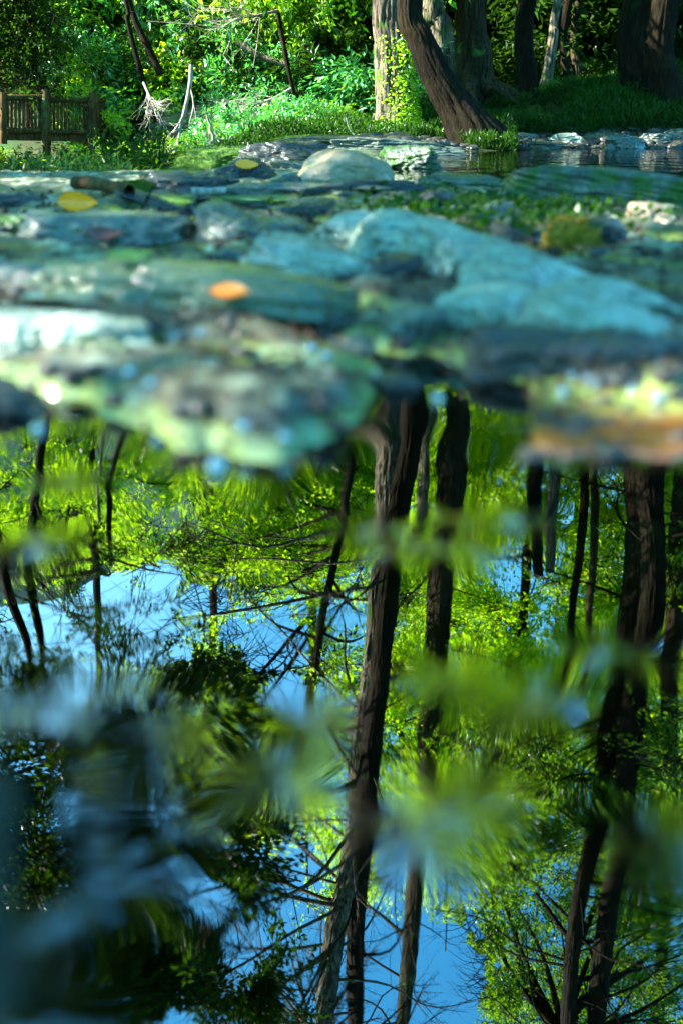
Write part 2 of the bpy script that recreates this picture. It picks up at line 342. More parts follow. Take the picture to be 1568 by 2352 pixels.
# shallow pools (px, py, rx, ry, depth) and bare humps, located by where the photo shows them
POOLS = [(385, 510, 110, 34, .05), (570, 474, 150, 17, .05), (690, 868, 210, 30, .03), (60, 556, 60, 16, .04), (960, 745, 70, 30, .02), (330, 830, 120, 25, .02), (1250, 905, 170, 22, .012), (1350, 960, 200, 14, .012), (120, 930, 130, 18, .015), (560, 930, 60, 12, .02), (420, 590, 90, 12, .03)]
HUMPS = [(590, 1040, 190, 70, .004), (380, 960, 260, 35, .003), (1400, 1005, 260, 40, .012), (760, 960, 80, 35, .006), (1130, 880, 110, 22, .006), (60, 960, 80, 25, .008)]
def height(x, y):
    P = xyz(x, y); yc = np.maximum(y, .25)
    px, py = proj_direct(x, yc); px = np.clip(px, -900, 2600)
    Q = np.stack([x*.8+y*.35, y*1.3-x*.4, 0*x], -1)
    n = fbm(Q*5, 4, 3); nf = fbm(P*34, 3, 8)
    sh = np.interp(px, SHORE[:, 0], SHORE[:, 1])+22*vn(xyz(px/70, 0*px), 5)
    h = -.042+.048*sst(90, -170, py-sh)
    yy = y/(1.68-.28*sst(4, 14, y)); rx = x/np.maximum(y, .4)/.73
    near = sst(30, -150, py-sh)*(1-sst(3, 6, yy))
    u = .51*x-.86*y; v = .86*x+.51*y; wq = .25*vn(xyz(x*3, y*3), 12)
    rg = fbm(np.stack([u*2.2+wq, v*7.5+wq*2, 0*x], -1), 4, 31, True); rg = np.clip(rg, -.6, .7); stp = fbm(np.stack([u*5, v*16, 0*x], -1), 3, 41, True)
    shoref = sst(-20, -160, py-sh)
    h = h+near*(.001+.004*n+.003*nf)+near*shoref*(.024*rg+.007*stp+.004)
    nearP = (y > .3)*(yy < 3)
    for (cx, cy, a, b, d) in POOLS: h = h-d*nearP*np.exp(-(((px-cx)/a)**2+((py-cy)/b)**2)**1.5)
    for (cx, cy, a, b, d) in HUMPS: h = h+d*nearP*np.exp(-(((px-cx)/a)**2+((py-cy)/b)**2)**1.3)
    shelf = .004-.06*sst(1050, 1095, py-14*vn(xyz(px/50, 0*px), 15))-.06*sst(1230, 1150, px)+.004*nf; h = np.where((y > .3) & (y < 1.2), np.maximum(h, shelf), h)
    left = sst(-.05, -.35, rx)
    h = h+left*(.02*sst(1.9, 2.4, yy)-.95*sst(2.6, 6.0, yy))
    cen = sst(-.36, -.12, rx)*(1-sst(.06, .2, rx))
    h = h+cen*(.06*sst(2.2, 4.2, yy)+.07*sst(4, 7, yy)+.03*n*sst(3, 4, yy))
    st = sst(.03, .12, rx-.05*sst(4, 8, yy)-.11*sst(8.2, 9.4, yy))*sst(2.1, 2.9, yy)*(1-sst(10.4, 11.2, yy))
    h = h*(1-st)+st*(-.16)
    rb = sst(-.02, .12, rx)*sst(10.6, 12.5, yy)
    h = h+rb*(.3+.6*sst(1.2, 5, x)*sst(11.2, 14, yy)+.1*fbm(P*.6, 3, 6))
    hill = np.maximum(y-20.5-1.4*np.sin(x*.3), 0)
    h = h+hill*.62*(1-.35*sst(0, 8, x))+sst(20, 24, y)*.5*fbm(P*.4, 4, 2)
    side = np.maximum(np.abs(x)-12, 0); h = h+side*.2*sst(-4, 4, y)
    h = h+sst(.1, -2, y)*.2
    return h
def hh(x, y): return float(height(np.array([x]), np.array([y]))[0])
def GH(px, py, dz=0.0):
    z = 0.0
    for _ in range(6):
        c = G(px, py, z); z = .5*z+.5*max(hh(c[0], c[1]), 0)
    c = G(px, py, z); c[2] = z+dz; return c
def axis(lo, hi, fine, k):
    def half(e):
        a = [0.0]
        while a[-1] < e: a.append(a[-1]+max(fine, k*a[-1]))
        return np.array(a)
    return np.r_[-half(-lo)[::-1][:-1], half(hi)]
ys = axis(-14, 75, .007, .011); xs = axis(-55, 55, .006, .012)
X, Y = np.meshgrid(xs, ys); Z = height(X, Y)
mb = MB(); mb.add(np.stack([X, Y, Z], -1), grid_faces(len(ys), len(xs)))
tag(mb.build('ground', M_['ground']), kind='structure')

# ------------------------------------------------------------------ water
rng = np.random.default_rng(4)
FLOAT = [  # photo x, y, size m, material, colour word
    (860, 1215, .013, 'pale_leaf'), (1022, 1262, .011, 'pale_leaf'), (1232, 1612, .011, 'pale_leaf'), (1040, 1560, .007, 'green_leaf'),
    (375, 1700, .008, 'pale_leaf'), (640, 1790, .009, 'pale_leaf'), (955, 1915, .006, 'brown_leaf'), (85, 1245, .016, 'pale_leaf'),
    (1180, 1190, .012, 'green_leaf'), (1060, 1850, .006, 'pale_leaf'), (720, 1655, .006, 'pale_leaf'),
    (1420, 1500, .010, 'green_leaf'), 
    (1050, 1190, .005, 'brown_leaf'), (900, 1262, .008, 'brown_leaf'), (60, 2350, .014, 'brown_leaf'),
    (1560, 1950, .007, 'green_leaf'), (160, 1110, .013, 'pale_leaf')]
ys = axis(-.6, 5.0, .003, .007); xs = axis(-2.2, 2.4, .003, .008)
X, Y = np.meshgrid(xs, ys)
h = .00006*vn(xyz(X*14+3, Y*9), 1)*(.6+Y)+.000012*vn(xyz(X*60, Y*38), 6)+.00022*vn(xyz(X*20, Y*11), 2)*sst(.48, .7, Y)
for k, (px, py, s, mt) in enumerate(FLOAT):
    c = G(px, py); r = np.hypot(X-c[0], Y-c[1]); wob = 1+.35*vn(xyz(np.cos(np.arctan2(Y-c[1], X-c[0]))*2+k, np.sin(np.arctan2(Y-c[1], X-c[0]))*2), k)
    h = h+.0004*np.exp(-np.maximum(r/wob-s*.5, 0)/.0055)
c = G(-110, 1980); r = np.hypot((X-c[0])/1.0, (Y-c[1])/1.7)*(1+.25*vn(xyz(X*40, Y*40), 9)); h = h+.0012*np.exp(-np.maximum(r-.035, 0)/.010)
Zg = height(X, Y)   # water climbs slightly where it meets the wet shore
h = h+.0012*np.exp(-np.maximum(-Zg, 0)/.010)
mb = MB(); mb.add(np.stack([X, Y, h], -1), grid_faces(len(ys), len(xs)))
tag(mb.build('puddle_water', M_['water']), kind='structure')
mb = MB(); xs = np.linspace(.1, 20, 60); ys = np.linspace(5.02, 17.5, 60); X, Y = np.meshgrid(xs, ys)
mb.add(np.stack([X, Y, 0*X-.004], -1), grid_faces(60, 60)); tag(mb.build('stream_water', M_['stream']), kind='structure')

# ------------------------------------------------------------------ rocks
_cube_cache = {}
def cubesphere(n):
    if n in _cube_cache: return _cube_cache[n]
    t = np.tan(np.linspace(-1, 1, n)*np.pi/4); A, B = np.meshgrid(t, t, indexing='ij'); O = np.ones_like(A)
    fs = [(O, A, B), (-O, B, A), (A, O, -B) , (A, -O, B), (A, B, O), (B, A, -O)]
    V = []; F = []
    for k, (a, b, c) in enumerate(fs):
        V.append(np.stack([a, b, c], -1).reshape(-1, 3)); F.append(grid_faces(n, n)+k*n*n)
    V = np.concatenate(V); F = np.concatenate(F); V /= np.linalg.norm(V, axis=1)[:, None]
    key = np.round(V*1e5).astype(np.int64); _, idx, inv = np.unique(key, axis=0, return_index=True, return_inverse=True)
    V = V[idx]; F = inv.ravel()[F]
    n_ = np.cross(V[F[:, 1]]-V[F[:, 0]], V[F[:, 2]]-V[F[:, 0]]); bad = (n_*V[F[:, 0]]).sum(1) < 0
    F[bad] = F[bad][:, ::-1]
    _cube_cache[n] = (V, F); return V, F
def rock_geo(mb, c, size, seed, rot=0, tilt=(0, 0), n=40, facet=9, p=9, rough=.12, strata=.03):
    V, F = cubesphere(n); r_ = np.random.default_rng(seed)
    nrm = r_.normal(size=(facet, 3)); nrm[:, 2] = np.abs(nrm[:, 2])*.9; nrm /= np.linalg.norm(nrm, axis=1)[:, None]
    nrm = np.vstack([nrm, [[0, 0, 1], [0, 0, -1]], [[1, 0, 0], [-1, 0, 0], [0, 1, 0], [0, -1, 0]]])
    dd = np.r_[r_.uniform(.6, .95, facet), [r_.uniform(.85, .98), .8], [1, 1, 1, 1]]
    q = np.maximum(V@nrm.T, 0)/dd; r = (q**p).sum(1)**(-1/p)
    W = V*r[:, None]; W[:, 2] /= max(W[:, 2].max(), .3)
    W = W*(1+rough*(1.6*fbm(V*1.8+seed, 4, seed, True)+.8*fbm(V*6+seed, 3, seed+2))[:, None])
    W = W*np.asarray(size)*.5
    if strata:
        lay = W[:, 2]/max(size[2], 1e-6)*7+2.0*W[:, 0]/max(size[0], 1e-6)+1.3*vn(V*2, seed)
        W[:, :2] *= (1+strata*np.abs((lay % 1)-.5)*2)[:, None]
    a, b = tilt; 
    Rx = np.array([[1, 0, 0], [0, math.cos(a), -math.sin(a)], [0, math.sin(a), math.cos(a)]])
    Ry = np.array([[math.cos(b), 0, math.sin(b)], [0, 1, 0], [-math.sin(b), 0, math.cos(b)]])
    Rz = np.array([[math.cos(rot), -math.sin(rot), 0], [math.sin(rot), math.cos(rot), 0], [0, 0, 1]])
    mb.add(W@(Rz@Ry@Rx).T+np.asarray(c), F)
def rock(label, px, py_base, wpx, hpx, depth, mt, seed, rot=0, tilt=(0, 0), z0=-.01, group=None, n=44, name='rock', sink=.25, fl=.3, **k):
    """rock whose front foot is at (px, py_base); width/height in photo px"""
    c = GH(px, py_base); s = zc(px, py_base, c[1])/FP; z0 = c[2]-.004
    depth = depth*1.7; sx = wpx*s; 
    for _ in range(40):      # crest height that brings the top edge to the photographed row
        Yc = c[1]+.5*depth; d = ray(px, py_base-hpx); zt = CAMH+d[2]/d[1]*Yc; H = zt-z0
        if H > fl*depth or depth < .25*sx: break
        depth *= .93
    H = max(H, .12*sx); ctr = np.array([c[0], c[1]+depth*.5, z0+H*(.5-sink*.5)]); sz = H*1.0; sz2 = sz*(1+sink)
    mb = MB(); rock_geo(mb, ctr, (sx*1.08, depth, sz2), seed, rot, tilt, n, **k)
    o = mb.build(name, M_[mt], loc=ctr)
    return tag(o, label, 'rock', group)
rock('large rounded tan-grey boulder resting on the ledge between the moss and the stream', 798, 422, 218, 80, .42, 'rock_tan', 11, 0, p=7, facet=5, rough=.03, strata=0, name='boulder', n=60)
rock('angular grey-green rock wedged against the right side of the tan boulder', 948, 386, 92, 48, .4, 'rock_mossy', 21, .3, facet=6, p=14)
rock('long dark block with smooth teal top above the clover, at the right edge', 1415, 490, 430, 102, .22, 'rock_mossy', 31, -.06, tilt=(0, .10), facet=3, p=14, n=70, fl=.5, rough=.06)
rock('small round pale stone below the long dark block at the right edge', 1508, 520, 95, 50, .09, 'rock_tan', 41, facet=3, p=5, strata=0)
rock('pointed teal rock between the small pool and the leaf-filled gully', 500, 548, 165, 78, .24, 'rock', 51, .25, facet=7, p=12)
rock('low rounded dark teal rock in front of the yellow leaf', 215, 568, 340, 72, .26, 'rock', 61, .05, facet=3, p=6, strata=0, n=60)
rock('green-tinged stone at the left edge beside the small pool', 8, 552, 100, 55, .2, 'rock_mossy', 71, facet=4)
rock('flat dark slab at the left edge under the shaded bank', 30, 478, 150, 36, .4, 'rock_dark', 73, facet=4)
rock('pale ridge-shaped rock at the centre with a hollow under its left side', 735, 655, 260, 90, .22, 'rock_light', 81, -.35, tilt=(.05, .12), facet=5, n=70)
rock('pale pointed slab leaning above the central ridge rock', 800, 560, 190, 62, .25, 'rock_light', 83, .5, tilt=(.1, -.1), facet=6, p=12, n=60)
for k, (px, pb, w_, h_, d_, ro, ti, lb) in enumerate([
    (940, 600, 300, 100, .2, -.35, .26, 'uppermost pale slab of the long diagonal ledge, below the clover'), (1110, 640, 330, 92, .2, -.4, .28, 'second pale slab of the long diagonal ledge'),
    (1290, 690, 320, 86, .2, -.4, .28, 'third pale slab of the long diagonal ledge'), (1470, 735, 300, 70, .18, -.35, .24, 'lowest slab of the long diagonal ledge, at the right edge'),
    (1215, 765, 300, 100, .13, -.3, .2, 'pale slab above the dark overhang, nearer the middle'), (1430, 800, 360, 96, .14, -.35, .24, 'pale slab above the dark overhang, nearer the right edge')]):
    rock(lb, px, pb, w_, h_, d_, 'rock_light', 700+k*7, ro, tilt=(.05, ti), facet=7, p=12, n=70, rough=.15, fl=.22, strata=.05)
rock('dark wet rock beneath the large pale sloping rock', 1360, 860, 430, 100, .13, 'rock_dark', 105, -.2, facet=5, n=60)
rock('very pale smooth slab at the left edge, lying nearest the camera', 60, 835, 420, 120, .24, 'rock_light', 111, .15, tilt=(.03, .08), facet=4, p=6, n=80, strata=.01)
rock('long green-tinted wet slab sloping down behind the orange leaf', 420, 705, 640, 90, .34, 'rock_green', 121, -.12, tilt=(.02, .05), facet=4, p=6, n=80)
rock('dark streaked slab between the green slab and the left pool', 90, 668, 300, 60, .2, 'rock', 125, -.1, facet=5)
rock('small dark wet stone in the water gap at the middle', 780, 760, 90, 42, .07, 'rock_dark', 131, facet=6)
rock('blue-grey wet stone left of the dark overhang', 950, 770, 120, 70, .1, 'rock', 135, .2, facet=5)
rock('dark wet stone at the left edge of the puddle', 10, 965, 150, 70, .06, 'rock_dark', 143, tilt=(0, .3), facet=9, p=16, rough=.2)
rock('low dark stone standing between the wet slab and the tree reflection', 905, 900, 90, 42, .05, 'rock_dark', 145, facet=6)
c = G(-110, 1980); mb = MB(); rock_geo(mb, c+np.array([-.012, 0, -.006]), (.06, .14, .03), 777, .2, n=60, facet=5, p=7)
M_['algae'] = rock_mat('algae', (.002, .006, .004), (.006, .02, .014), (.012, .035, .025), scale=20, wet=0, rough=.8)
tag(mb.build('rock', M_['algae'], loc=c), 'blurred wet stone at the lower left edge, closest to the camera', 'rock')
M_['rock_amber'] = rock_mat('rock_amber', (.01, .003, .001), (.06, .018, .002), (.20, .065, .006), scale=16, wet=.0, rough=.6)
MEDIUM = [(300, 640, 190, 34, 'rock'), (640, 610, 120, 40, 'rock_dark'), (560, 600, 150, 26, 'rock'), (470, 590, 110, 30, 'rock_dark'), (650, 540, 90, 34, 'rock'), (680, 500, 130, 30, 'rock_dark'), (600, 535, 70, 30, 'rock'),
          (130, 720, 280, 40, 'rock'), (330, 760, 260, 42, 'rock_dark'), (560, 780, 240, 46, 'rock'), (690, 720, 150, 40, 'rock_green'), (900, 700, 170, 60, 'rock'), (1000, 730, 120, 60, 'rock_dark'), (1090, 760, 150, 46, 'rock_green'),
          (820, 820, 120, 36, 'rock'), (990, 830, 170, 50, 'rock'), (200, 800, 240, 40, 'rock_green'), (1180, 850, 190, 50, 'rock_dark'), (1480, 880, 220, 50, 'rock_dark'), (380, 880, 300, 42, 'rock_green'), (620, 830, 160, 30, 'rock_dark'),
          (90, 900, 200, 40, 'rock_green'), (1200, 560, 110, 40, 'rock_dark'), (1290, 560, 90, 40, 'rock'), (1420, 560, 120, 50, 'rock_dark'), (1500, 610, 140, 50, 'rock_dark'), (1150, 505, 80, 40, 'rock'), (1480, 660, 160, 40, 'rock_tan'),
          (170, 480, 160, 16, 'rock'), (340, 470, 170, 18, 'rock_dark'), (720, 478, 120, 22, 'rock'), (80, 510, 120, 22, 'rock'), (880, 640, 110, 44, 'rock_dark'), (990, 650, 130, 40, 'rock')]
ADJ = ['low', 'squat', 'narrow', 'jagged', 'smooth', 'tilted', 'broad', 'small']; COLN = {'rock': 'teal', 'rock_dark': 'blackish', 'rock_green': 'green-tinted', 'rock_tan': 'tan'}
for k, (px, pb, w_, h_, mt) in enumerate(MEDIUM):
    if 560 < pb < 925 and k % 2: continue
    where = ('at the left edge' if px < 250 else 'left of centre' if px < 600 else 'near the centre' if px < 950 else 'right of centre' if px < 1300 else 'at the right edge')
    row = 'by the small far pools' if pb < 530 else 'in the band of the pale ridge rock' if pb < 680 else 'in the band of the orange leaf' if pb < 790 else 'just behind the puddle shore' if pb < 920 else 'wet in the puddle edge itself'
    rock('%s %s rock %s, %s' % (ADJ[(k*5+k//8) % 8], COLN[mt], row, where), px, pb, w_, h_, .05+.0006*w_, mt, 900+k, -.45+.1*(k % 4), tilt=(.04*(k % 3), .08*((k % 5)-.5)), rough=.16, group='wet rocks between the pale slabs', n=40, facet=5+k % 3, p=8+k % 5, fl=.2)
# layered dark ledge and moss beyond the pools
for k, (px, pb, w_, h_, d_, mt, lb) in enumerate([
    (640, 372, 170, 44, 1.0, 'rock_dark', 'dark overhanging shelf of the bedrock ledge left of the tan boulder'),
    (760, 340, 230, 26, 1.6, 'rock_dark', 'low flat shelf of bedrock behind the tan boulder'),
    (900, 345, 230, 24, 1.6, 'rock', 'teal flat shelf of bedrock running from the tree foot to the stream'),
    (980, 356, 150, 14, .9, 'rock', 'thin tapering slab reaching into the stream'),
    (560, 410, 130, 46, .5, 'rock_dark', 'dark stepped slab below the moss bank'),
    (450, 436, 190, 40, .4, 'rock_dark', 'dark wet slab beside the mossy hump'),
    (655, 425, 70, 26, .2, 'rock', 'small teal stone at the left foot of the tan boulder'),
    (668, 385, 80, 16, .2, 'rock', 'thin flat stone poking out behind the tan boulder'),
    (620, 452, 260, 16, .2, 'rock', 'narrow strip of rock along the bright small pool'),
    (840, 448, 260, 22, .25, 'rock_dark', 'dark foot slab in front of the tan boulder'),
    (1060, 440, 240, 40, .35, 'rock_mossy', 'mossy slab between tan boulder and long dark block'),
    (1010, 480, 160, 40, .2, 'rock_dark', 'dark split stone in the clover patch')]):
    rock(lb, px, pb, w_, h_, d_, mt, 200+k*3, (k % 5-2)*.08, facet=6, p=12, z0=.0 if pb > 380 else .02, n=50, strata=.05)
for k, (px, pb, w_, h_, d_, lb) in enumerate([
    (500, 375, 170, 32, 1.0, 'bright green moss cushion draped over the ledge above the dark slabs'),
    (385, 425, 130, 30, .35, 'yellow-green moss hump at the end of the fallen stick'),
    (300, 444, 90, 18, .2, 'small low moss pad beside the fallen stick'),
    (700, 330, 170, 16, 1.2, 'thin moss carpet on top of the flat shelf'),
    (430, 400, 120, 34, .5, 'moss shoulder left of the dark stepped slab')]):
    mbm = MB(); c = GH(px, pb); s = zc(px, pb, c[1])/FP
    rock_geo(mbm, c+np.array([0, d_*.4, h_*s*.3]), (w_*s, d_, h_*s*1.5), 300+k, 0, (0, 0), 44, facet=2, p=5, rough=.06, strata=0)
    # short fuzz
    V = mbm.v[0]; q = rng.integers(0, len(V), 2600); q = q[V[q, 2] > c[2]]
    leaves(mbm, V[q], .014, rng, flat=0, aspect=.3, dirs=np.tile([0, 0, 1.2], (len(q), 1)), droop=0)
    tag(mbm.build('moss_cushion', M_['moss'], loc=c, smooth=False), lb, 'moss')
c = G(1325, 585, .0); mbm = MB(); rock_geo(mbm, c+np.array([0, .05, .015]), (.095, .1, .075), 333, n=34, facet=2, p=5, strata=0, rough=.1)
V = mbm.v[0]; q = rng.integers(0, len(V), 1500); leaves(mbm, V[q], .008, rng, flat=0, aspect=.5, dirs=np.tile([0, -.4, 1.], (1500, 1)), droop=0)
tag(mbm.build('moss_cushion', M_['orange_moss'], loc=c), 'rust-orange clump of moss under the clover at the right', 'moss')

# far shore stones, one by one along the stream bank
far = [(1110, 332, 66, 26, 'pale flat-topped stone at the near end of the far shore'), (1075, 326, 60, 12, 'thin slab behind the pale flat-topped stone'), (1190, 330, 80, 20, 'grey slab stone leaning on the far shore'),
       (1240, 328, 70, 18, 'long wedge stone on the far shore'), (1310, 326, 60, 26, 'upright squarish stone on the far shore'), (1380, 330, 60, 18, 'rounded stone beside the biggest shore stone'),
       (1440, 333, 90, 34, 'biggest dark rounded stone on the far shore'), (1500, 330, 60, 24, 'blocky stone near the right end of the far shore'), (1555, 330, 70, 22, 'last stone of the far shore at the right edge')]
for k, (px, pb, w_, h_, lb) in enumerate(far):
    c = D(px, pb, 10.9+.25*(k % 3)); s = zc(px, pb, c[1])/FP; c[2] = max(hh(c[0], c[1]), 0)
    mb = MB(); rock_geo(mb, c+np.array([0, .1, h_*s*.25]), (w_*s, .5, h_*s*1.1), 400+k, .2*k, (0, 0), 26, facet=6)
    tag(mb.build('shore_stone', M_['rock_light' if k in (0, 4) else 'rock'], loc=c), lb, 'stone')

# pebbles: loose gravel on the far shore and the near silt
mb = MB(); Vp, Fp = cubesphere(5)
def pebble(c, s, r_):
    sc_ = s*np.array([r_.uniform(.7, 1.3), r_.uniform(.7, 1.3), r_.uniform(.3, .7)]); a = r_.uniform(0, 6)
    R = np.array([[math.cos(a), -math.sin(a), 0], [math.sin(a), math.cos(a), 0], [0, 0, 1]])
    mb.add(((Vp*(1+.15*r_.normal(size=(len(Vp), 1))))*sc_)@R.T+c, Fp)
for i in range(1300):
    y = rng.uniform(15, 16.8); x = XW(rng.uniform(980, 1640), y)
    if i % 3 == 0: y = rng.uniform(9, 15); x = XW(rng.uniform(820, 1090), y)
    pebble((x, y, hh(x, y)+.01), rng.uniform(.02, .10), rng)
for i in range(600):
    px, py = rng.uniform(-100, 1650), rng.uniform(440, 1130); c = GH(px, py)
    if hh(c[0], c[1]) < -.006: continue
    pebble(c, (.0015+.007*rng.random()**3)*(.7+c[1]), rng)
tag(mb.build('gravel', M_['pebble']), 'loose grey pebbles along the far shore and between the rocks', 'gravel', kind='stuff')
M_['glint_bead'], _t, _o, _N, _L = mat('glint_bead'); _p = _N('ShaderNodeBsdfPrincipled'); _p.inputs['Base Color'].default_value = (.02, .022, .018, 1); _p.inputs['Roughness'].default_value = .05; _p.inputs['IOR'].default_value = 4.5; _L(_p.outputs[0], _o.inputs[0])  # mirror-like beads added to catch the sun as glints on the shore
Vw, Fw = cubesphere(12)
for k, (px, py, s_, lb) in enumerate([(500, 1077, .024, 'in the puddle edge left of the trunk reflections'), (52, 912, .009, 'second from the left edge of the wet shore'), (18, 912, .011, 'nearest the left edge of the wet shore'), (612, 808, .008, 'leftmost of the wet row below the orange leaf'),
        (636, 810, .010, 'brightest of the wet row below the orange leaf'), (687, 820, .009, 'third of the wet row below the orange leaf'), (750, 823, .009, 'last of the wet row below the orange leaf'), (1155, 866, .010, 'just left of the dark overhang'), (1003, 920, .010, 'where the tall trunk reflection begins'),
        (1312, 868, .009, 'under the dark overhang, first of three'), (1345, 876, .010, 'under the dark overhang, second of three'), (1368, 890, .009, 'under the dark overhang, last of three'), (1510, 920, .011, 'at the right end of the shore'), (90, 990, .008, 'in the film at the left shore'), (300, 860, .012, 'in the green film behind the lobe of the shore'), (350, 885, .009, 'right of the one in the green film'), (560, 985, .010, 'on top of the green lobe of the shore'), (655, 1010, .009, 'at the right of the green lobe'), (140, 760, .010, 'in front of the pale slab at the left'), (715, 805, .012, 'behind the wet row below the orange leaf'), (1290, 905, .009, 'left on the amber shelf'), (1450, 900, .010, 'behind the amber shelf'), (460, 770, .007, 'in the gully left of the row')]):
    s_ = .0040+.11*s_; c = GH(px, py); q = MB(); q.add(Vw*s_*np.array([1, 1, .9])*(1+.04*fbm(Vw*1.5+k, 2, k))[:, None]+c+[0, 0, s_*.35], Fw)
    tag(q.build('glint_bead', M_['glint_bead'], loc=c), 'small added glint bead '+lb, 'pebble', 'glint beads added on the wet shore')
# leaf and twig litter
mb = MB(); n = 5200; px = rng.uniform(-120, 1680, n); py = rng.uniform(395, 1160, n)
pts = np.array([G(a, b) for a, b in zip(px, py)]); pts[:, 2] = height(pts[:, 0], pts[:, 1])+.002
pts = pts[pts[:, 2] > -.004]; dn = fbm(xyz(pts[:, 0]*5, pts[:, 1]*5), 2, 4); pts = pts[(dn > -.15) & ((pts[:, 1] > .72) | (rng.random(len(pts)) < .35))]
leaves(mb, pts, .004+.012*np.minimum(pts[:, 1], 2), rng, flat=.6, aspect=.45, droop=0)
tag(mb.build('leaf_litter', M_['litter'], smooth=False), 'brown leaf litter and twigs caught between the rocks', 'litter', kind='stuff')

# ------------------------------------------------------------------ fallen leaves, sticks
def big_leaf(c, L_, W_, rot, tilt, curl, mt, label, group=None, name='fallen_leaf', cat='leaf'):
    nu, nv = 15, 9; u = np.linspace(0, 1, nu)[:, None]; v = np.linspace(-1, 1, nv)[None, :]
    wd = np.sin(np.pi*u**.8)**.8*(1+.10*np.sin(u*37)*np.sin(u*11+1))
    x = (u-.5)*L_+0*v; y = v*wd*W_*.5; z = curl*L_*((v**2)*.25*wd+(u-.5)**2*.8)
    V = np.stack([x, y, z], -1).reshape(-1, 3); F = grid_faces(nu, nv)
    V2 = V-np.array([0, 0, L_*.012])
    ca, sa, cb, sb = math.cos(rot), math.sin(rot), math.cos(tilt), math.sin(tilt)
    R = np.array([[ca, -sa, 0], [sa, ca, 0], [0, 0, 1]])@np.array([[1, 0, 0], [0, cb, -sb], [0, sb, cb]])
    mb = MB(); mb.add(V@R.T+c, F); mb.add(V2@R.T+c, F[:, ::-1])
    s_ = np.array([[-.5*L_, 0, curl*L_*.2], [-.7*L_, .02*L_, 0]]); tube(mb, s_@R.T+c, [L_*.012, L_*.008], 5)
    return tag(mb.build(name, M_[mt], loc=c), label, cat, group)
def on_top(px, py):
    bpy.context.view_layer.update(); dg = bpy.context.evaluated_depsgraph_get()
    r = sc.ray_cast(dg, Vector((0, 0, CAMH)), Vector(ray(px, py)).normalized())
    return np.array(r[1])+np.array([0, -.008, .006])
big_leaf(on_top(182, 480), .095, .055, .25, .9, .9, 'yellow_leaf', 'bright yellow leaf curled on the rock in front of the grassy dell')
big_leaf(on_top(535, 684), .048, .024, -.45, .5, .3, 'orange_leaf', 'orange leaf lying on the green-tinted wet slab')
big_leaf(on_top(860, 438), .12, .05, .05, .2, .15, 'pale_leaf', 'pale yellow leaf at the foot of the tan boulder')
big_leaf(on_top(240, 548), .07, .035, .4, .6, .4, 'brown_leaf', 'brown curled leaf at the near end of the low dark teal rock')
big_leaf(on_top(300, 600), .05, .03, .2, .3, .2, 'green_leaf', 'pale green leaf in the wet gap below the teal rock')
big_leaf(on_top(568, 384), .1, .05, .3, .8, .4, 'yellow_leaf', 'small yellow leaf on the dark ledge')
for k, (px, py, s, mt) in enumerate(FLOAT):
    c = G(px, py, .0006)
    word = {'pale_leaf': 'pale', 'green_leaf': 'green', 'orange_leaf': 'orange', 'brown_leaf': 'brown'}[mt]
    s *= .7; big_leaf(c, s, s*rng.uniform(.5, .8), rng.uniform(-.6, .6), 0, .04, mt, '%s leaf fragment floating %s, %s' % (word, 'at the left edge' if px < 200 else 'left of the big trunk reflection' if px < 680 else 'on the big trunk reflection' if px < 930 else 'by the second trunk reflection' if px < 1150 else 'right of the trunk reflections', 'just below the shore' if py < 1230 else 'high in the reflection' if py < 1400 else 'halfway down the reflection' if py < 1680 else 'low in the reflection'), 'leaf fragments floating on the puddle', name='floating_leaf')
def stick(label, pts, r0, r1, mt, name='fallen_stick', twigs=0, seed=0, cat='stick', sides=9, tl=.25):
    P = spline(pts, 26); mb = MB(); tube(mb, P, np.linspace(r0, r1, 26), sides, .06, seed)
    r_ = np.random.default_rng(seed)
    for i in range(twigs):
        k = r_.integers(6, 25); d = r_.normal(size=3); d /= np.linalg.norm(d)
        ax = P[min(k+1, 25)]-P[k-1]; ax /= np.linalg.norm(ax); d = d*.8+ax*.9; ln = tl*r_.uniform(.4, 1.3)
        q = [P[k], P[k]+d*ln*.5+r_.normal(size=3)*ln*.08, P[k]+d*ln+r_.normal(size=3)*ln*.2]
        Q = spline(q, 7); tube(mb, Q, np.linspace(r1*.8, r1*.3, 7), 4)
        for j in range(4):
            e = r_.normal(size=3)*.6+d; kk = r_.integers(2, 7); tube(mb, np.array([Q[kk], Q[kk]+e*ln*.25, Q[kk]+e*ln*.4+r_.normal(size=3)*ln*.05]), np.array([r1*.4, r1*.3, r1*.2]), 3)
    return tag(mb.build(name, M_[mt], loc=P[0]), label, cat)
stick('thick mossy fallen stick lying across the rim above the yellow leaf', [GH(178, 442, .03), GH(230, 450, .035), GH(300, 460, .025)], .022, .018, 'rail_wood', seed=1)
stick('pale driftwood stick beside the small bright pool', [GH(440, 456, .02), GH(520, 456, .025)], .014, .008, 'deadwood', seed=2)
stick('thin dark twig standing up through the shallow pool', [G(315, 500, 0), G(352, 428, .05)+np.array([0, .0, .0])], .004, .002, 'bark', seed=3)

# clover / small plants on the rock
mb = MB(); n = 1700; px = np.r_[rng.normal(1080, 150, n//2), rng.normal(1330, 120, n//2)]; py = np.r_[rng.normal(470, 22, n//2), rng.normal(465, 28, n//2)]
pts = np.array([G(a, b, rng.uniform(.01, .05)) for a, b in zip(px, py)])
leaves(mb, pts, .02, rng, flat=.4, aspect=.9, droop=-.3)
tag(mb.build('clover', M_['grass'], smooth=False), 'bright clover creeping between the dark block and the pale ledge', 'clover', kind='stuff')

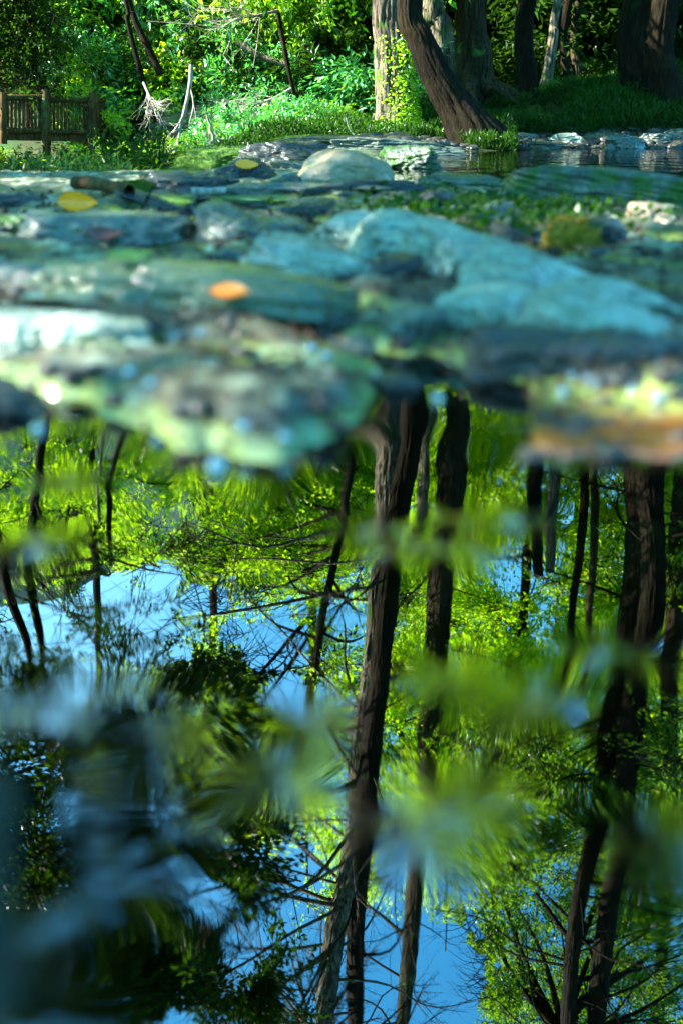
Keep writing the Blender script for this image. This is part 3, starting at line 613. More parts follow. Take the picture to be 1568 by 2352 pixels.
# ------------------------------------------------------------------ trees
SKYW = [(250, 1340, 60, 45), (370, 1330, 55, 40), (470, 1380, 75, 50), (330, 1430, 70, 40), (120, 1420, 45, 50), (540, 1450, 50, 45), (200, 1480, 40, 30), (420, 1500, 45, 30), (15, 1310, 45, 60), (40, 1420, 40, 50), (620, 1480, 95, 70), (680, 1600, 80, 70), (1000, 2240, 125, 190), (880, 1960, 45, 80), (400, 2350, 90, 45), (210, 1870, 55, 60),
        (340, 1990, 70, 50), (480, 2080, 60, 60), (1490, 1490, 60, 30), (1330, 1640, 40, 40), (560, 2180, 60, 60)]
def sky_keep(P, seed=0, amt=1.0):
    px, py = proj_mirror(P); k = np.ones(len(P), bool)
    nz = vn(xyz(px/60., py/60.), 3)*.35+vn(xyz(px/22., py/22.), 4)*.25
    for (a, b, rx, ry) in SKYW:
        r = np.hypot((px-a)/rx, (py-b)/ry)+nz; k &= r > .85
    return k
def path_px(pts):
    """rows (kind, px, py, Y, width px) -> x y z radius"""
    o = []
    for kd, px, py, Yd, wp in pts:
        c = D(px, py, Yd) if kd == 'd' else M(px, py, Yd); o.append([*c, wp*zc(px, py, Yd*YS)/FP*.5])
    return np.array(o)
def dead_branches(mb, path, n, zlo, zhi, lmin, lmax, rng, az=None, r0=.03, sub=7, droop=.25):
    for i in range(n):
        z = rng.uniform(zlo, zhi); k = int(np.clip(np.searchsorted(path[:, 2], z), 1, len(path)-1)); b = path[k]
        a = rng.uniform(0, 2*np.pi) if az is None else rng.normal(az, .9); ln = rng.uniform(lmin, lmax)*(1-.3*(z-zlo)/(zhi-zlo+1e-6))
        d = np.array([math.cos(a), math.sin(a), rng.uniform(-.35, .35)])
        s = b[:3]+d*b[3]*.6
        q = np.array([s, s+d*ln*.35+[0, 0, -droop*ln*.08]+rng.normal(size=3)*.03*ln, s+d*ln*.7+[0, 0, -droop*ln*.35]+rng.normal(size=3)*.05*ln, s+d*ln+[0, 0, -droop*ln*.45]+rng.normal(size=3)*.08*ln])
        Q = spline(q, 12); rr = r0*(ln/lmax)**.7; tube(mb, Q, np.linspace(rr, rr*.2, 12), 5)
        for j in range(sub):
            kk = rng.integers(3, 12); e = d*.9+rng.normal(size=3)*.45; e /= np.linalg.norm(e); l2 = ln*rng.uniform(.12, .4)
            q2 = spline([Q[kk], Q[kk]+e*l2*.5+rng.normal(size=3)*.05*l2, Q[kk]+e*l2+[0, 0, -.15*l2]], 6); tube(mb, q2, np.linspace(rr*.32, rr*.1, 6), 3)
            for m_ in range(3):
                k3 = rng.integers(2, 6); e3 = e+rng.normal(size=3)*.45; tube(mb, np.array([q2[k3], q2[k3]+e3*l2*.2, q2[k3]+e3*l2*.35+rng.normal(size=3)*.03]), np.array([rr*.13, rr*.09, rr*.06]), 3)
DAPPLE = [(*G(a, b)[:2], r) for a, b, r in ((500, 1077, .09), (330, 880, .075), (670, 818, .08), (45, 912, .085), (1340, 885, .045), (1510, 925, .06), (1155, 865, .05), (90, 735, .11), (1003, 920, .045), (1240, 655, .055), (900, 545, .05), (480, 520, .06), (640, 1000, .05))]  # ground spots whose path to the sun is cleared of leaves
def sun_gap(P):
    """small gaps cut into the crowns so that sun flecks reach the wet shore"""
    t = P[:, 2]/SUN.z; hx = P[:, 0]-SUN.x*t; hy = P[:, 1]-SUN.y*t; k = np.ones(len(P), bool)
    for (a, b, r) in DAPPLE: k &= np.hypot(hx-a, (hy-b)) > r
    return k
def spray(cr, tw, c, r, n, size, rng, flat=.5, aspect=.5, win=True):
    """a clump of leafy twigs around c"""
    nt = max(3, n//14); ax = rng.normal(size=3)*[1, 1, .25]; ax /= np.linalg.norm(ax); d = rng.normal(size=(nt, 3))*.75+ax*.8; d[:, 2] = d[:, 2]*.5; d /= np.linalg.norm(d, axis=1)[:, None]
    ln = r*rng.uniform(.5, 1.15, nt); k = rng.integers(0, nt, n); u = rng.uniform(.25, 1, n)**.7
    P = c+d[k]*(ln[k]*u)[:, None]; P[:, 2] -= (u**2)*ln[k]*.25
    P = P-ax*r*.45; P += rng.normal(size=P.shape)*size*.5
    if win:
        m_ = sky_keep(P); P = P[m_]; k = k[m_]
    m_ = sun_gap(P); P = P[m_]; k = k[m_]
    leaves(cr, P, size, rng, flat=flat, aspect=aspect, dirs=d[k]*.8)
    if tw is not None:
        for i in range(0, nt, 2):
            b0 = c-ax*r*.45+ax*rng.uniform(-.2, .5)*r; e = b0+d[i]*ln[i]*.9; e[2] -= ln[i]*.25; q = spline([b0, (b0+e)/2+[0, 0, ln[i]*.1]+rng.normal(size=3)*.06*r, e], 5)
            if sun_gap(q).all(): tube(tw, q, np.linspace(.007, .002, 5)*(.5+r), 3)
TREES = []
def tree(label, path, n=90, sides=40, bark=.12, mt='bark', name='tree', group=None, deadb=None, flare=.3, seed=0, limbs=True, roots=0):
    path = np.asarray(path, float); d0 = path[1, :3]-path[0, :3]; d0 = d0/np.linalg.norm(d0); d0[2] = max(d0[2], .5)
    path = np.vstack([np.r_[path[0, :3]-d0*.6, path[0, 3]*1.15], path]); P = spline(path, n); base = path[1, :3].copy()
    t = thing(name, label, 'tree', base, group)
    mb = MB(); tube(mb, P[:, :3], np.maximum(P[:, 3], .01), sides, bark, seed, flare)
    r_ = np.random.default_rng(seed+77)
    for db in (deadb or []): dead_branches(mb, P, rng=r_, **db)
    if roots:
        for i in range(roots):
            a = 2*np.pi*i/roots+r_.uniform(-.3, .3); r0 = path[1, 3]; q = []
            for f_, zz in ((.5, .16), (.95, .07), (1.5, .0), (2.1, -.08), (2.8, -.25)):
                a += r_.normal()*.1; q.append(base+np.array([math.cos(a)*r0*f_, math.sin(a)*r0*f_, zz+.05*r_.normal()*(f_ < 1.2)]))
            Q = spline(q, 16); tube(mb, Q, np.linspace(r0*.42, r0*.1, 16), 14, .14, seed+i)
    d = dict(t=t, P=P, mb=mb, mt=mt, cr=MB(), clumps=0, seed=seed, limbs=limbs); TREES.append(d); return d
def finish_trees():
    for d in TREES:
        d['mb'].build('trunk', M_[d['mt']], d['t'])
        if d['cr'].n: d['cr'].build('crown', M_[d.get('leaf', 'leaf_mid')], d['t'], smooth=False)
def add_clump(d, c, r, n, size, rng, **k):
    P = d['P']; 
    if d['limbs'] and d['clumps'] % 5 == 0:
        j = int(np.clip(np.searchsorted(P[:, 2], c[2]-rng.uniform(-.1, .6)*np.linalg.norm(c[:2]-P[-1, :2])), len(P)//6, len(P)-1)); s = P[j, :3]
        L_ = np.linalg.norm(c-s); mid = (s+c)/2+np.array([0, 0, .06*L_])+rng.normal(size=3)*.05*L_
        Q = spline([s, mid, c], 10); tube(d['mb'], Q, np.linspace(min(.012+.012*L_, P[j, 3]*.6), .008, 10), 4)
    d['clumps'] += 1
    spray(d['cr'], d['mb'], c, r, n, size, rng, **k)

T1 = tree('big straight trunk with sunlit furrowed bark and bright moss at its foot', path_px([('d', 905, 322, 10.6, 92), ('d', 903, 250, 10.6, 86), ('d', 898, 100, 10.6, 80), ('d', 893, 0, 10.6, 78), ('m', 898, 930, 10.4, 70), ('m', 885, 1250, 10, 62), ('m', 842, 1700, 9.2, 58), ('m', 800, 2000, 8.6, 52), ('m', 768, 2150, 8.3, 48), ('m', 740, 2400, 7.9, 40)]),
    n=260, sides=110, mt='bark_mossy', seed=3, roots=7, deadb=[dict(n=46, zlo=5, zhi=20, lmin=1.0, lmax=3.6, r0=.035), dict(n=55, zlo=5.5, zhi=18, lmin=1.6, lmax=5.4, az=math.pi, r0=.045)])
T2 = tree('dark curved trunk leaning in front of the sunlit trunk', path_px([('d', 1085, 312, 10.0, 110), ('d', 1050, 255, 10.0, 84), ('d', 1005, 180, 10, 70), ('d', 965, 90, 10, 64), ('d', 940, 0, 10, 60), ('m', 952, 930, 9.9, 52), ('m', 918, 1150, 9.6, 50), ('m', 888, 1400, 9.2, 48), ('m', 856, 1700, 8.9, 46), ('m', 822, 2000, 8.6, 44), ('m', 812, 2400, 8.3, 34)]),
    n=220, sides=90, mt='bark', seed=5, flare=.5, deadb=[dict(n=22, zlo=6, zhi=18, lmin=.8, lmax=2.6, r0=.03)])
T3 = tree('tall straight trunk to the right behind the leaning trunk', path_px([('d', 1088, 205, 13.2, 92), ('d', 1085, 120, 13.2, 78), ('d', 1080, 0, 13.2, 70), ('m', 1043, 1000, 13, 64), ('m', 1015, 1300, 12.6, 56), ('m', 992, 1600, 12.2, 52), ('m', 955, 2000, 11.5, 40), ('m', 915, 2400, 11, 30)]),
    n=200, sides=80, mt='bark_pale', seed=9, roots=6, deadb=[dict(n=50, zlo=7, zhi=26, lmin=.8, lmax=3.0, r0=.035)])
tree('greenish tapering trunk seen between the leaning trunk and the tall one', path_px([('d', 1020, 210, 15, 70), ('d', 1005, 60, 15, 62), ('d', 990, 0, 15, 60), ('m', 975, 1000, 15, 30), ('m', 960, 1300, 15, 24)]), mt='bark_mossy', seed=13)
tree('dark trunk rising straight from the fern mound', path_px([('d', 1212, 190, 14, 44), ('d', 1210, 0, 14, 42), ('m', 1222, 1080, 13.5, 34), ('m', 1235, 1320, 13.2, 22)]), mt='bark', seed=17, flare=.3)
tree('slim trunk with a pale sunlit foot on the fern mound', path_px([('d', 1255, 182, 14.5, 26), ('d', 1270, 80, 14.5, 22), ('d', 1280, 0, 14.5, 20), ('m', 1268, 1080, 14, 28), ('m', 1262, 1310, 14, 20)]), mt='bark_mossy', seed=19, flare=.3)
tree('thin dark trunk right of the slim trunk with the pale foot', path_px([('d', 1297, 170, 15, 22), ('d', 1305, 0, 15, 20), ('m', 1340, 1060, 14.5, 20), ('m', 1318, 1380, 14, 18), ('m', 1290, 1650, 14, 14)]), mt='bark', seed=23, flare=.2)
tree('thinnest dark trunk in front of the sunlit slope', path_px([('d', 1325, 175, 15.5, 20), ('d', 1330, 0, 15.5, 18), ('m', 1362, 1060, 15, 18), ('m', 1355, 1400, 15, 16), ('m', 1345, 1600, 15, 10)]), mt='bark_pale', seed=27, flare=.2)
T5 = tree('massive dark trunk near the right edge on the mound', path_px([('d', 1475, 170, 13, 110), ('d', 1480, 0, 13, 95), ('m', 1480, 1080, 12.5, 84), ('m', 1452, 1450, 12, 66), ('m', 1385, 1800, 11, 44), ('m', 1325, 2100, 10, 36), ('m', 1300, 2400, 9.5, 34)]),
    n=180, sides=80, mt='bark', seed=31, deadb=[dict(n=36, zlo=5, zhi=22, lmin=1, lmax=3.2, r0=.035)])
T5b = tree('grey furrowed trunk rising beside the massive dark trunk', path_px([('d', 1530, 190, 12, 60), ('d', 1528, 0, 12, 60), ('m', 1500, 1300, 11.5, 55), ('m', 1462, 1600, 11, 52), ('m', 1425, 1900, 10.5, 46), ('m', 1385, 2200, 10, 44), ('m', 1365, 2400, 9.7, 40)]),
    n=180, sides=80, mt='bark', seed=37, deadb=[dict(n=40, zlo=5, zhi=22, lmin=1, lmax=3.2, r0=.035)])
T6 = tree('trunk at the far right seen only in the puddle reflection', path_px([('d', 1700, 200, 14, 50), ('m', 1568, 1150, 14, 46), ('m', 1545, 1500, 13.5, 40), ('m', 1535, 1900, 13, 34), ('m', 1510, 2352, 12, 24)]), mt='bark_pale', seed=41, deadb=[dict(n=26, zlo=4, zhi=22, lmin=.8, lmax=2.6, r0=.03)])
T7 = tree('thin leaning sapling left of the big straight trunk in the reflection', path_px([('d', 893, 300, 11.6, 16), ('d', 890, 0, 11.6, 16), ('m', 800, 1100, 11.5, 18), ('m', 785, 1200, 11.5, 18), ('m', 745, 1400, 11.2, 18), ('m', 700, 1650, 11, 15), ('m', 672, 1850, 11, 10)]), mt='bark', seed=43, deadb=[dict(n=16, zlo=5, zhi=14, lmin=.5, lmax=1.8, r0=.02)])
L1 = tree('dark trunk at the left edge of the reflection against the bright sky', path_px([('d', -190, 300, 12, 30), ('m', 0, 1270, 11, 22), ('m', 60, 1470, 10.6, 18), ('m', 120, 1750, 10, 14)]), mt='bark', seed=47, deadb=[dict(n=36, zlo=5, zhi=16, lmin=.5, lmax=2, r0=.02)])
L2 = tree('second dark trunk at the left edge of the reflection, nearer the deck', path_px([('d', 66, 240, 14, 14), ('d', 66, 0, 14, 13), ('m', 70, 1250, 13.5, 20), ('m', 90, 1450, 12.6, 17), ('m', 160, 1750, 12, 12)]), mt='bark', seed=53, deadb=[dict(n=36, zlo=6, zhi=18, lmin=.5, lmax=2, r0=.02)])
L3 = tree('slim pale trunk standing just behind the deck railing', path_px([('d', 165, 222, 17, 8), ('d', 162, 60, 17, 7), ('d', 160, 0, 17, 7), ('m', 230, 1200, 17, 8)]), mt='bark_mossy', seed=59, n=60, sides=20, flare=.1)
S1 = tree('dark bent dead trunk leaning over the sunlit bush', path_px([('d', 332, 196, 13, 12), ('d', 308, 110, 13, 12), ('d', 292, 40, 13, 11), ('d', 282, -30, 13, 10), ('m', 260, 1100, 13, 14), ('m', 255, 1300, 13, 8)]), mt='bark', seed=61, n=60, sides=24, flare=.0, name='dead_tree')
S2 = tree('short dark dead trunk crossing behind the bent dead trunk', path_px([('d', 332, 92, 13.6, 16), ('d', 312, 50, 13.6, 15), ('d', 292, -10, 13.6, 14), ('d', 282, -60, 13.6, 10)]), mt='bark', seed=67, n=50, sides=24, flare=0, name='dead_tree')
S3 = tree('thin dead trunk with bleached side branches in the sunlit thicket', path_px([('d', 672, 205, 13, 9), ('d', 655, 120, 13, 10), ('d', 640, 40, 13, 9), ('d', 630, -40, 13, 8), ('m', 640, 1100, 13, 8)]), mt='bark', seed=71, n=60, sides=20, flare=0, name='dead_tree')
# off-picture trees on the left bank, which keep the rocks in shade
B1 = tree('leafy tree on the left bank outside the picture', np.array([[-6.5, 1.0, 0, .22], [-6.4, 1.0, 5, .17], [-6.2, 1.0, 10, .05]]), seed=73, n=30, sides=16, group='shade trees on the left bank')
B2 = tree('leafy tree on the left bank outside the picture', np.array([[-7, 3.8, 0, .22], [-6.9, 3.8, 5, .17], [-6.7, 3.8, 10, .05]]), seed=79, n=30, sides=16, group='shade trees on the left bank')
B3 = tree('leafy tree on the left bank outside the picture', np.array([[-6.8, -1.6, 0, .22], [-6.7, -1.6, 5, .17], [-6.5, -1.5, 10, .05]]), seed=83, n=30, sides=16, group='shade trees on the left bank')
B4 = tree('leafy tree on the left bank outside the picture', np.array([[-10.5, 9.3, -.8, .2], [-10.4, 9.3, 4, .15], [-10.2, 9.4, 7.5, .05]]), seed=84, n=30, sides=16, group='shade trees on the left bank')
B6 = tree('leafy tree on the left bank outside the picture', np.array([[-11.5, 11.4, -.8, .2], [-11.4, 11.4, 4, .15], [-11.2, 11.4, 7.5, .05]]), seed=86, n=30, sides=16, group='shade trees on the left bank')
B5 = tree('leafy tree on the left bank outside the picture', np.array([[-12.5, 13.2, -.8, .2], [-12.4, 13.2, 4, .15], [-12.2, 13.3, 7.5, .05]]), seed=85, n=30, sides=16, group='shade trees on the left bank')
RB = [tree('added shade tree %s' % w_, np.array([[x, y, .2, .25], [x, y, 6, .2], [x-.2, y, 13, .06]]), seed=200+i, n=30, sides=16, group='unseen trees added for shade round the puddle') for i, (x, y, w_) in enumerate([
    (10, 4, 'on the right bank beside the puddle'), (12.5, 9.5, 'on the right bank beside the stream'), (15.5, 16, 'on the right bank beyond the picture edge'), (3, -7, 'behind the camera on the right'), (-3, -8, 'behind the camera on the left'), (8, -2, 'on the right bank behind the camera')])]  # unseen trees added to cut the sky light from the right and behind
for B in RB:
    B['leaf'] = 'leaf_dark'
    for i in range(55):
        c = B['P'][rng.integers(8, 29), :3]+rng.normal(size=3)*np.array([1.7, 1.7, 1.3]); add_clump(B, c, 1.3, 200, .16, rng, win=False)
for B in (B1, B2, B3, B4, B5, B6):
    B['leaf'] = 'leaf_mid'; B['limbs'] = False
    for i in range(85):
        c = B['P'][rng.integers(7, 28), :3]+rng.normal(size=3)*np.array([1.1, 1.4, 1.0]); add_clump(B, c, .9, 290, .125, rng, win=False)
# background trees of the gorge slope
BG = []
for k, (px, Yd, hgt, lb) in enumerate([(-250, 16, 15, 'leafy tree on the slope beyond the left edge'), (120, 20, 15, 'leafy tree high on the slope above the deck'), (430, 19, 15, 'leafy tree on the slope behind the hanging dead branch'),
                                  (700, 18, 17, 'leafy tree on the slope left of the sunlit trunk'), (1120, 20, 20, 'bright green tree on the slope right of the tall trunk'), (1270, 18, 20, 'bright green tree above the thin dark trunks'),
                                  (1400, 21, 22, 'bright green tree between the thin trunks and the massive one'), (1650, 18, 20, 'bright green tree beyond the right edge')]):
    Yd = Yd*YS; x = XW(px, Yd); z = hh(x, Yd); hgt *= 1.15
    b = tree(lb, np.array([[x, Yd, z-.2, .17], [x+.1, Yd, z+hgt*.4, .13], [x-.2, Yd-.3, z+hgt*.8, .06], [x-.2, Yd-.3, z+hgt, .02]]), seed=100+k, n=40, sides=14, mt='bark', flare=.3)
    b['leaf'] = 'leaf_bright'; BG.append(b)
OV = tree('tree overhanging the puddle from the left bank', np.array([[-7, 7.5, -.6, .25], [-6.6, 7.8, 4, .2], [-5.6, 8.2, 8, .12], [-4.6, 8.4, 12, .03]]), seed=141, n=50, sides=24, mt='bark')
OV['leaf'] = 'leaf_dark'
OR = tree('broadleaf tree overhanging the stream from the right bank', np.array([[9.5, 13, .3, .25], [9.0, 12.8, 5, .2], [7.5, 12.5, 10, .14], [5.5, 12, 16, .03]]), seed=149, n=50, sides=24, mt='bark')
OR['leaf'] = 'leaf_bright'
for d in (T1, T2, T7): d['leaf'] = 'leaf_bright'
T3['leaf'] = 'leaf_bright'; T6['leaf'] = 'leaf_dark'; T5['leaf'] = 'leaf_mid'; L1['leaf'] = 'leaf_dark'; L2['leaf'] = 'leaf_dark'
def near_tree(c, cand): return min(cand, key=lambda d: np.min(np.hypot(d['P'][:, 0]-c[0], d['P'][:, 1]-c[1])))
def fill(region, n, Yr, r, nl, size, cand, **k):
    x0, x1, y0, y1 = region
    for i in range(n):
        px, py = rng.uniform(x0, x1), rng.uniform(y0, y1); c = M(px, py, rng.uniform(*Yr))
        if not sky_keep(c[None])[0] and rng.random() < .8: continue
        rr = r*rng.uniform(.6, 1.3); add_clump(near_tree(c, cand), c, rr, int(nl*rng.uniform(.6, 1.3)), size, rng, **k)
fill((-300, 900, 900, 1300), 210, (18, 23.5), 1.15, 620, .12, BG[:4])
fill((520, 1000, 720, 930), 80, (11.2, 13.8), 1.0, 480, .12, [T7])  # unseen leaf clumps added to keep the sun off the mound
fill((-300, 260, 1180, 1330), 50, (22, 28), 1.4, 500, .15, [BG[0], BG[1]])
fill((480, 860, 850, 1290), 90, (12, 14), 1.0, 520, .11, [T7, BG[3]])
fill((930, 1750, 900, 1800), 430, (15.5, 21), 1.2, 620, .13, BG[4:])
fill((400, 920, 1290, 1850), 90, (11, 15), 1.1, 420, .10, [T1, T7, BG[3]])
fill((-150, 600, 1240, 1600), 60, (10.5, 13.5), .9, 300, .085, [L1, L2])
fill((-260, 430, 1850, 2600), 110, (5, 7), .7, 330, .085, [OV])
fill((-60, 620, 1520, 2450), 140, (5, 7.5), .62, 330, .08, [OV])
fill((1040, 1700, 1650, 2450), 240, (10.5, 14), 1.0, 420, .095, [OR, T5])
fill((560, 1040, 1500, 2080), 85, (12, 15), .9, 330, .095, [T3, T7])
def fill_direct(region, n, Yr_, r, nl, size, cand):
    x0, x1, y0, y1 = region
    for i in range(n): add_clump(near_tree(np.array([0, 0, 0]), cand), D(rng.uniform(x0, x1), rng.uniform(y0, y1), rng.uniform(*Yr_)), r*rng.uniform(.6, 1.2), nl, size, rng, win=False)
fill_direct((-150, 85, -120, 200), 75, (12.9, 15), .75, 480, .08, [L2])
fill_direct((1400, 1640, -90, 120), 34, (16, 18), .8, 300, .09, [T6])
fill((1480, 1700, 1100, 1800), 50, (13.5, 17), 1.1, 420, .1, BG[6:])
finish_trees()

# ------------------------------------------------------------------ shrubs on the slope: six made once, then copied
def make_shrub(seed, mt, size, n):
    r_ = np.random.default_rng(seed); t = thing('shrub', 'x', 'shrub', (0, 0, 0)); cr = MB(); st = MB()
    for i in range(10):
        d = r_.normal(size=3); d[2] = abs(d[2])+.5; d /= np.linalg.norm(d); e = d*r_.uniform(.6, 1.1)
        Q = spline([np.zeros(3), e*.5+r_.normal(size=3)*.08, e], 7); tube(st, Q, np.linspace(.02, .008, 7), 4)
        spray(cr, None, e, .5, n//10, size, r_, win=False, flat=.55, aspect=.38)
    st.build('stem', M_['bark'], t); cr.build('crown', M_[mt], t, smooth=False); return t
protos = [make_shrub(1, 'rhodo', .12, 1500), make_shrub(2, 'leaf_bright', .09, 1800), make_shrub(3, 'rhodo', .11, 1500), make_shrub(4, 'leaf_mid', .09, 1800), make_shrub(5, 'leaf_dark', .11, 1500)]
def copy_tree(o, parent=None):
    c = o.copy(); col.objects.link(c); c.parent = parent
    for ch in o.children: copy_tree(ch, c)
    return c
used = set()
def put_shrub(k, x, y, z, s, label, group):
    o = protos[k] if k not in used else copy_tree(protos[k]); used.add(k)
    o.location = (x, y, z); o.rotation_euler = (0, 0, rng.uniform(0, 6.28)); o.scale = (s, s, s*rng.uniform(.85, 1.2))
    if '_w' in o: del o['_w']
    tag(o, label, 'shrub', group)
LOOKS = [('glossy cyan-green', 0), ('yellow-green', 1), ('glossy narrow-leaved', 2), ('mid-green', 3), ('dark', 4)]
MARKS = [(0, 'beyond the left edge'), (60, 'behind the left end of the deck railing'), (130, 'behind the middle of the deck railing'), (215, 'behind the right end of the deck railing'), (280, 'left of the bent dead trunk'), (340, 'at the bent dead trunk'),
         (400, 'left of the hanging dead branch'), (450, 'at the hanging dead branch'), (520, 'right of the hanging dead branch'), (590, 'under the long bleached branch'), (650, 'left of the thin dead trunk'), (700, 'at the thin dead trunk'),
         (780, 'right of the thin dead trunk'), (860, 'left of the sunlit trunk'), (980, 'right of the sunlit trunk'), (1060, 'behind the leaning trunk'), (1130, 'behind the tall straight trunk'), (1200, 'right of the tall straight trunk'),
         (1260, 'by the slim trunks on the mound'), (1330, 'right of the slim trunks'), (1430, 'left of the massive dark trunk'), (1568, 'at the massive dark trunk'), (9999, 'beyond the right edge')]
def shrubs(n, pxr, yr, kinds, sr, dz, label, group):
    for i in range(n):
        y = rng.uniform(*yr); x = XW(rng.uniform(*pxr), y); k = kinds[i % len(kinds)]
        px = 784+FP*x/(y*1.068); mk = next(w_ for e_, w_ in MARKS if px < e_); sz = rng.uniform(*sr); fr = (y-yr[0])/(yr[1]-yr[0])
        word = ('small ', 'mid-sized ', 'big ')[int(min(2, 3*(sz-sr[0])/(sr[1]-sr[0])))]; row = ('front row', 'middle row', 'back row')[int(min(2, 3*fr))]
        put_shrub(k, x, y, hh(x, y)+rng.uniform(*dz), sz, word+LOOKS[k][0]+' '+label+' '+mk+', '+row, group)
shrubs(72, (-60, 900), (22, 31), [0, 2, 1, 0, 4], (1.3, 2.2), (-.2, .9), 'thicket shrub', 'shrubs of the sunlit thicket')
shrubs(58, (225, 880), (19.6, 24), [0, 2, 4, 1, 3], (.9, 1.5), (-.3, .3), 'thicket-edge shrub', 'shrubs at the front of the thicket')
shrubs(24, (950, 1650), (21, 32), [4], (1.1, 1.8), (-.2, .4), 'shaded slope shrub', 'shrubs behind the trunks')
shrubs(34, (1080, 1480), (23.8, 28), [4], (2.0, 2.7), (-.3, .3), 'slope shrub', 'shrubs behind the trunks')
shrubs(50, (-60, 340), (9, 17), [4, 4, 4, 3], (.55, .95), (-.25, -.0), 'dell shrub', 'shrubs in the dell')
shrubs(26, (400, 860), (14.5, 21), [3, 2, 0], (.35, .75), (-.2, .0), 'ledge-side shrub', 'shrubs behind the moss ledge')
shrubs(12, (-80, 250), (18.6, 20.4), [4, 3], (.6, .95), (-.3, -.1), 'shrub in the shade', 'shrubs behind the deck')
shrubs(20, (1090, 1640), (16.5, 21), [3, 4, 4], (.25, .5), (-.15, 0), 'leafy mound plant', 'plants on the mound')

# ground cover
def cover(name, label, n, xf, yf, size, mt, hgt=.25, asp=.25):
    mb = MB(); y = yf(n); x = xf(y, n); z = height(x, y)
    dn = fbm(xyz(x*1.2, y*1.2), 3, 7); k = dn > -.25; x, y, z = x[k], y[k], z[k]
    P = np.stack([x, y, z+rng.uniform(0, hgt, len(x))*(1+dn[k])], -1)
    leaves(mb, P, size, rng, flat=.25, aspect=asp, dirs=np.tile([0, 0, .7], (len(P), 1)), droop=-.1)
    tag(mb.build(name, M_[mt], smooth=False), label, 'ground cover', kind='stuff')
cover('undergrowth', 'ferns and grasses covering the shaded mound', 90000, lambda y, n: XW(rng.uniform(930, 1680, n), y), lambda n: rng.uniform(16.2, 23, n), .10, 'grass', .25)
cover('undergrowth', 'dark ferns and grass round the foot of the leaning trunk', 14000, lambda y, n: XW(rng.uniform(930, 1185, n), y), lambda n: rng.uniform(13.2, 16.6, n), .08, 'grass', .2)
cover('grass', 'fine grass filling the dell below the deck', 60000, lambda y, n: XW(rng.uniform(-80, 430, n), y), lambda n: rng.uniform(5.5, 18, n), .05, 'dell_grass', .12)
cover('undergrowth', 'weeds between the moss ledge and the thicket', 45000, lambda y, n: XW(rng.uniform(400, 960, n), y), lambda n: rng.uniform(12.5, 21, n), .065, 'grass', .2, .45)
mb = MB()
P1 = T1['P']; z0 = hh(P1[8, 0], P1[8, 1])
for i in range(2600):
    z = rng.uniform(0, 1)**2.4*1.3; a = rng.normal(-.95, .6); zz = z0+z; cx = np.interp(zz, P1[:60, 2], P1[:60, 0]); cy = np.interp(zz, P1[:60, 2], P1[:60, 1]); r = np.interp(zz, P1[:60, 2], P1[:60, 3])*1.1+.08*rng.random()+.25*max(0, .5-z)*rng.random()
    leaves(mb, np.array([[cx+math.cos(a)*r, cy+math.sin(a)*r, zz+rng.normal()*.03]]), .045, rng, flat=0)
tag(mb.build('ivy', M_['leaf_bright'], smooth=False), 'bright moss and ivy leaves around the foot of the sunlit trunk', 'ivy', kind='stuff')

# cliff face behind the hanging dead branch
for (px, py, w_, h_, Yd, lb) in [(490, 300, 260, 90, 13.6, 'layered brown rock face behind the hanging dead branch'), (545, 120, 130, 120, 15.5, 'dark rock overhang inside the thicket')]:
    c = D(px, py, Yd); s = zc(px, py, Yd*YS)/FP; mb = MB(); rock_geo(mb, c+np.array([0, .8, 0]), (w_*s, 1.6, h_*s*1.2), 500+px, .1, (0, .05), 60, facet=7, p=12, strata=.06)
    tag(mb.build('cliff', M_['cliff'], loc=c), lb, 'cliff')
# bleached snags
stick('bleached dead branch hanging down in front of the rock face', [D(440, 148, 11), D(436, 200, 11), D(424, 255, 11), D(414, 300, 11), D(406, 345, 11)], .035, .018, 'deadwood', name='dead_branch', twigs=3, seed=5, cat='dead branch', tl=.3)
stick('white splayed root tangle at the foot of the hanging dead branch', [D(405, 345, 11), D(392, 362, 11)], .02, .014, 'deadwood', name='dead_roots', twigs=34, seed=6, cat='dead branch', tl=.26)
stick('small white broken branch right of the hanging dead branch', [D(476, 268, 11), D(484, 290, 11), D(492, 318, 11)], .02, .012, 'deadwood', name='dead_branch', twigs=14, seed=7, cat='dead branch', tl=.3)
stick('white brushy dead branch below the bent dead trunk', [D(330, 190, 12.4), D(345, 225, 12.2), D(358, 262, 12)], .02, .010, 'deadwood', name='dead_branch', twigs=26, seed=8, cat='dead branch', tl=.3)
stick('long bleached branch reaching left from the thin dead trunk', [D(638, 24, 12.8), D(590, 36, 12.6), D(545, 44, 12.4), D(500, 70, 12.2)], .025, .01, 'deadwood', name='dead_branch', twigs=22, seed=9, cat='dead branch', tl=.6)
stick('pale dead branch sweeping down from the foot of the thin dead trunk', [D(668, 204, 12.8), D(630, 225, 12.6), D(590, 238, 12.4), D(540, 246, 12.2)], .025, .01, 'deadwood', name='dead_branch', twigs=18, seed=10, cat='dead branch', tl=.5)
stick('mossy fallen log lying across the thicket', [D(540, 95, 14), D(600, 130, 14), D(660, 150, 14)], .06, .05, 'bark_mossy', name='fallen_log', seed=12, cat='log')
stick('sunlit fallen log on the slope behind the deck', [D(115, 160, 19), D(165, 125, 20)], .12, .1, 'deadwood', name='fallen_log', seed=14, cat='log')
stick('small bleached stick standing in the weeds by the ledge', [D(795, 270, 9), D(802, 295, 9), D(815, 312, 9)], .01, .006, 'deadwood', name='dead_branch', seed=15, cat='dead branch')

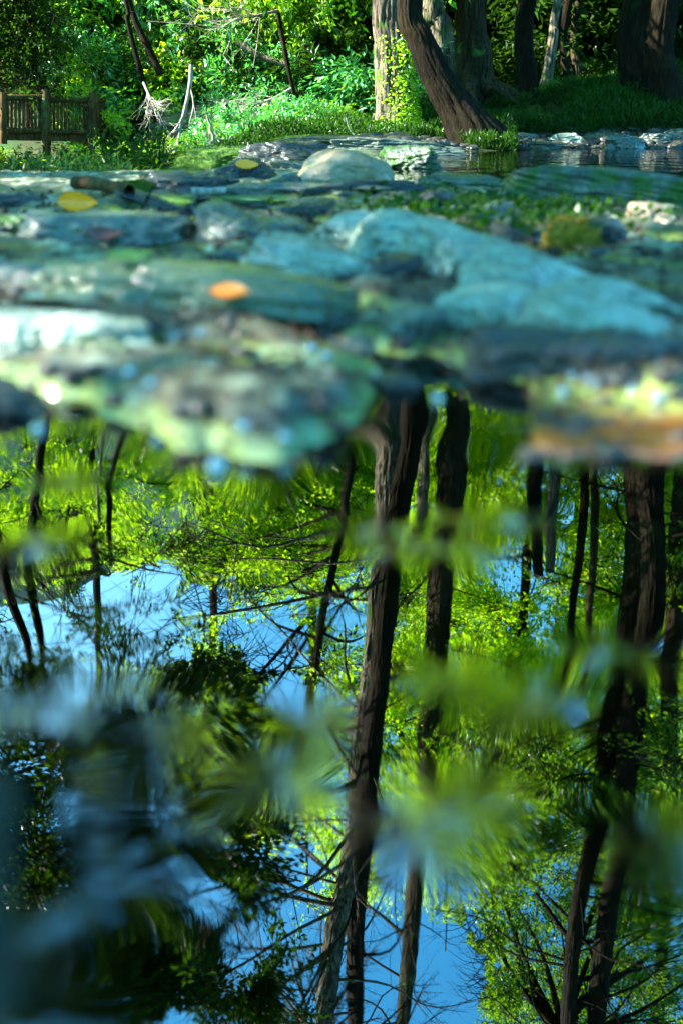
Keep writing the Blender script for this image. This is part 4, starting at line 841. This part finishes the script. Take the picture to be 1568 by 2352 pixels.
# ------------------------------------------------------------------ log deck
dk = thing('log_deck', 'weathered log railing and small viewing deck above the dell', 'deck', D(120, 330, 12.5))
def log(name, a, b, r, seed, par=dk, sides=12):
    mb = MB(); P = spline([a, b], 14); P[1:-1] += np.random.default_rng(seed).normal(size=(12, 3))*r*.1
    tube(mb, P, r, sides, .06, seed)
    for e, c in ((P[0], 0), (P[-1], 13)):
        ring = mb.v[0][c*sides:(c+1)*sides]; V = np.vstack([ring, np.asarray(e)[None]])
        f = [[j, (j+1) % sides, sides, sides] for j in range(sides)]
        mb2 = np.array([[j, (j+1) % sides, (j+2) % sides, sides] for j in range(0, sides, 2)]); mb.add(V, mb2)
    return mb.build(name, M_['rail_wood'], par)
def Yr(px): return 12.5+px*.003
def DP(px, py, dy=0): return D(px, py, Yr(px)+dy)
for i, (px, y0, y1, r) in enumerate([(8, 212, 330, .065), (105, 205, 335, .07), (214, 212, 342, .075)]): log('post', DP(px, y1), DP(px, y0), r, i)
log('post', D(236, 340, 13.9), D(234, 222, 13.9), .06, 8)
log('top_rail', DP(8, 224, .05), DP(105, 224, .05), .05, 11); log('top_rail', DP(105, 226, .05), DP(214, 231, .05), .05, 12)
log('bottom_rail', DP(8, 300, .05), DP(105, 299, .05), .04, 13); log('bottom_rail', DP(105, 302, .05), DP(214, 303, .05), .04, 14)
log('top_rail', DP(214, 231), D(236, 228, 13.9), .045, 15); log('bottom_rail', DP(214, 300), D(236, 298, 13.9), .04, 16)
for i, px in enumerate(list(np.arange(18, 100, 9.2))+list(np.arange(116, 208, 8.6))): log('picket', DP(px, 301, .06), DP(px, 226, .06), .026, 20+i, sides=8)
for i in range(3): log('picket', D(219+i*6, 299, 13.3+i*.2), D(219+i*6, 230, 13.3+i*.2), .026, 60+i, sides=8)
def beam(name, a, b, hgt, dep):
    mb = MB(); a = np.asarray(a); b = np.asarray(b); u = b-a; n = np.array([-u[1], u[0], 0]); n /= np.linalg.norm(n); n *= dep; k = np.array([0, 0, hgt])
    V = [a, b, b+k, a+k, a+n, b+n, b+n+k, a+n+k]
    mb.add(V, [[0, 1, 2, 3], [5, 4, 7, 6], [4, 0, 3, 7], [1, 5, 6, 2], [3, 2, 6, 7], [4, 5, 1, 0]]); return mb.build(name, M_['rail_wood'], dk, smooth=False)
beam('beam', DP(6, 322, .1), DP(214, 326, .1), .12, .12)
beam('deck_floor', DP(6, 311, .12), DP(216, 313, .12), .05, 1.6)
for px in (108, 212): log('support', DP(px, 385, .2), DP(px, 322, .2), .07, 90+px)
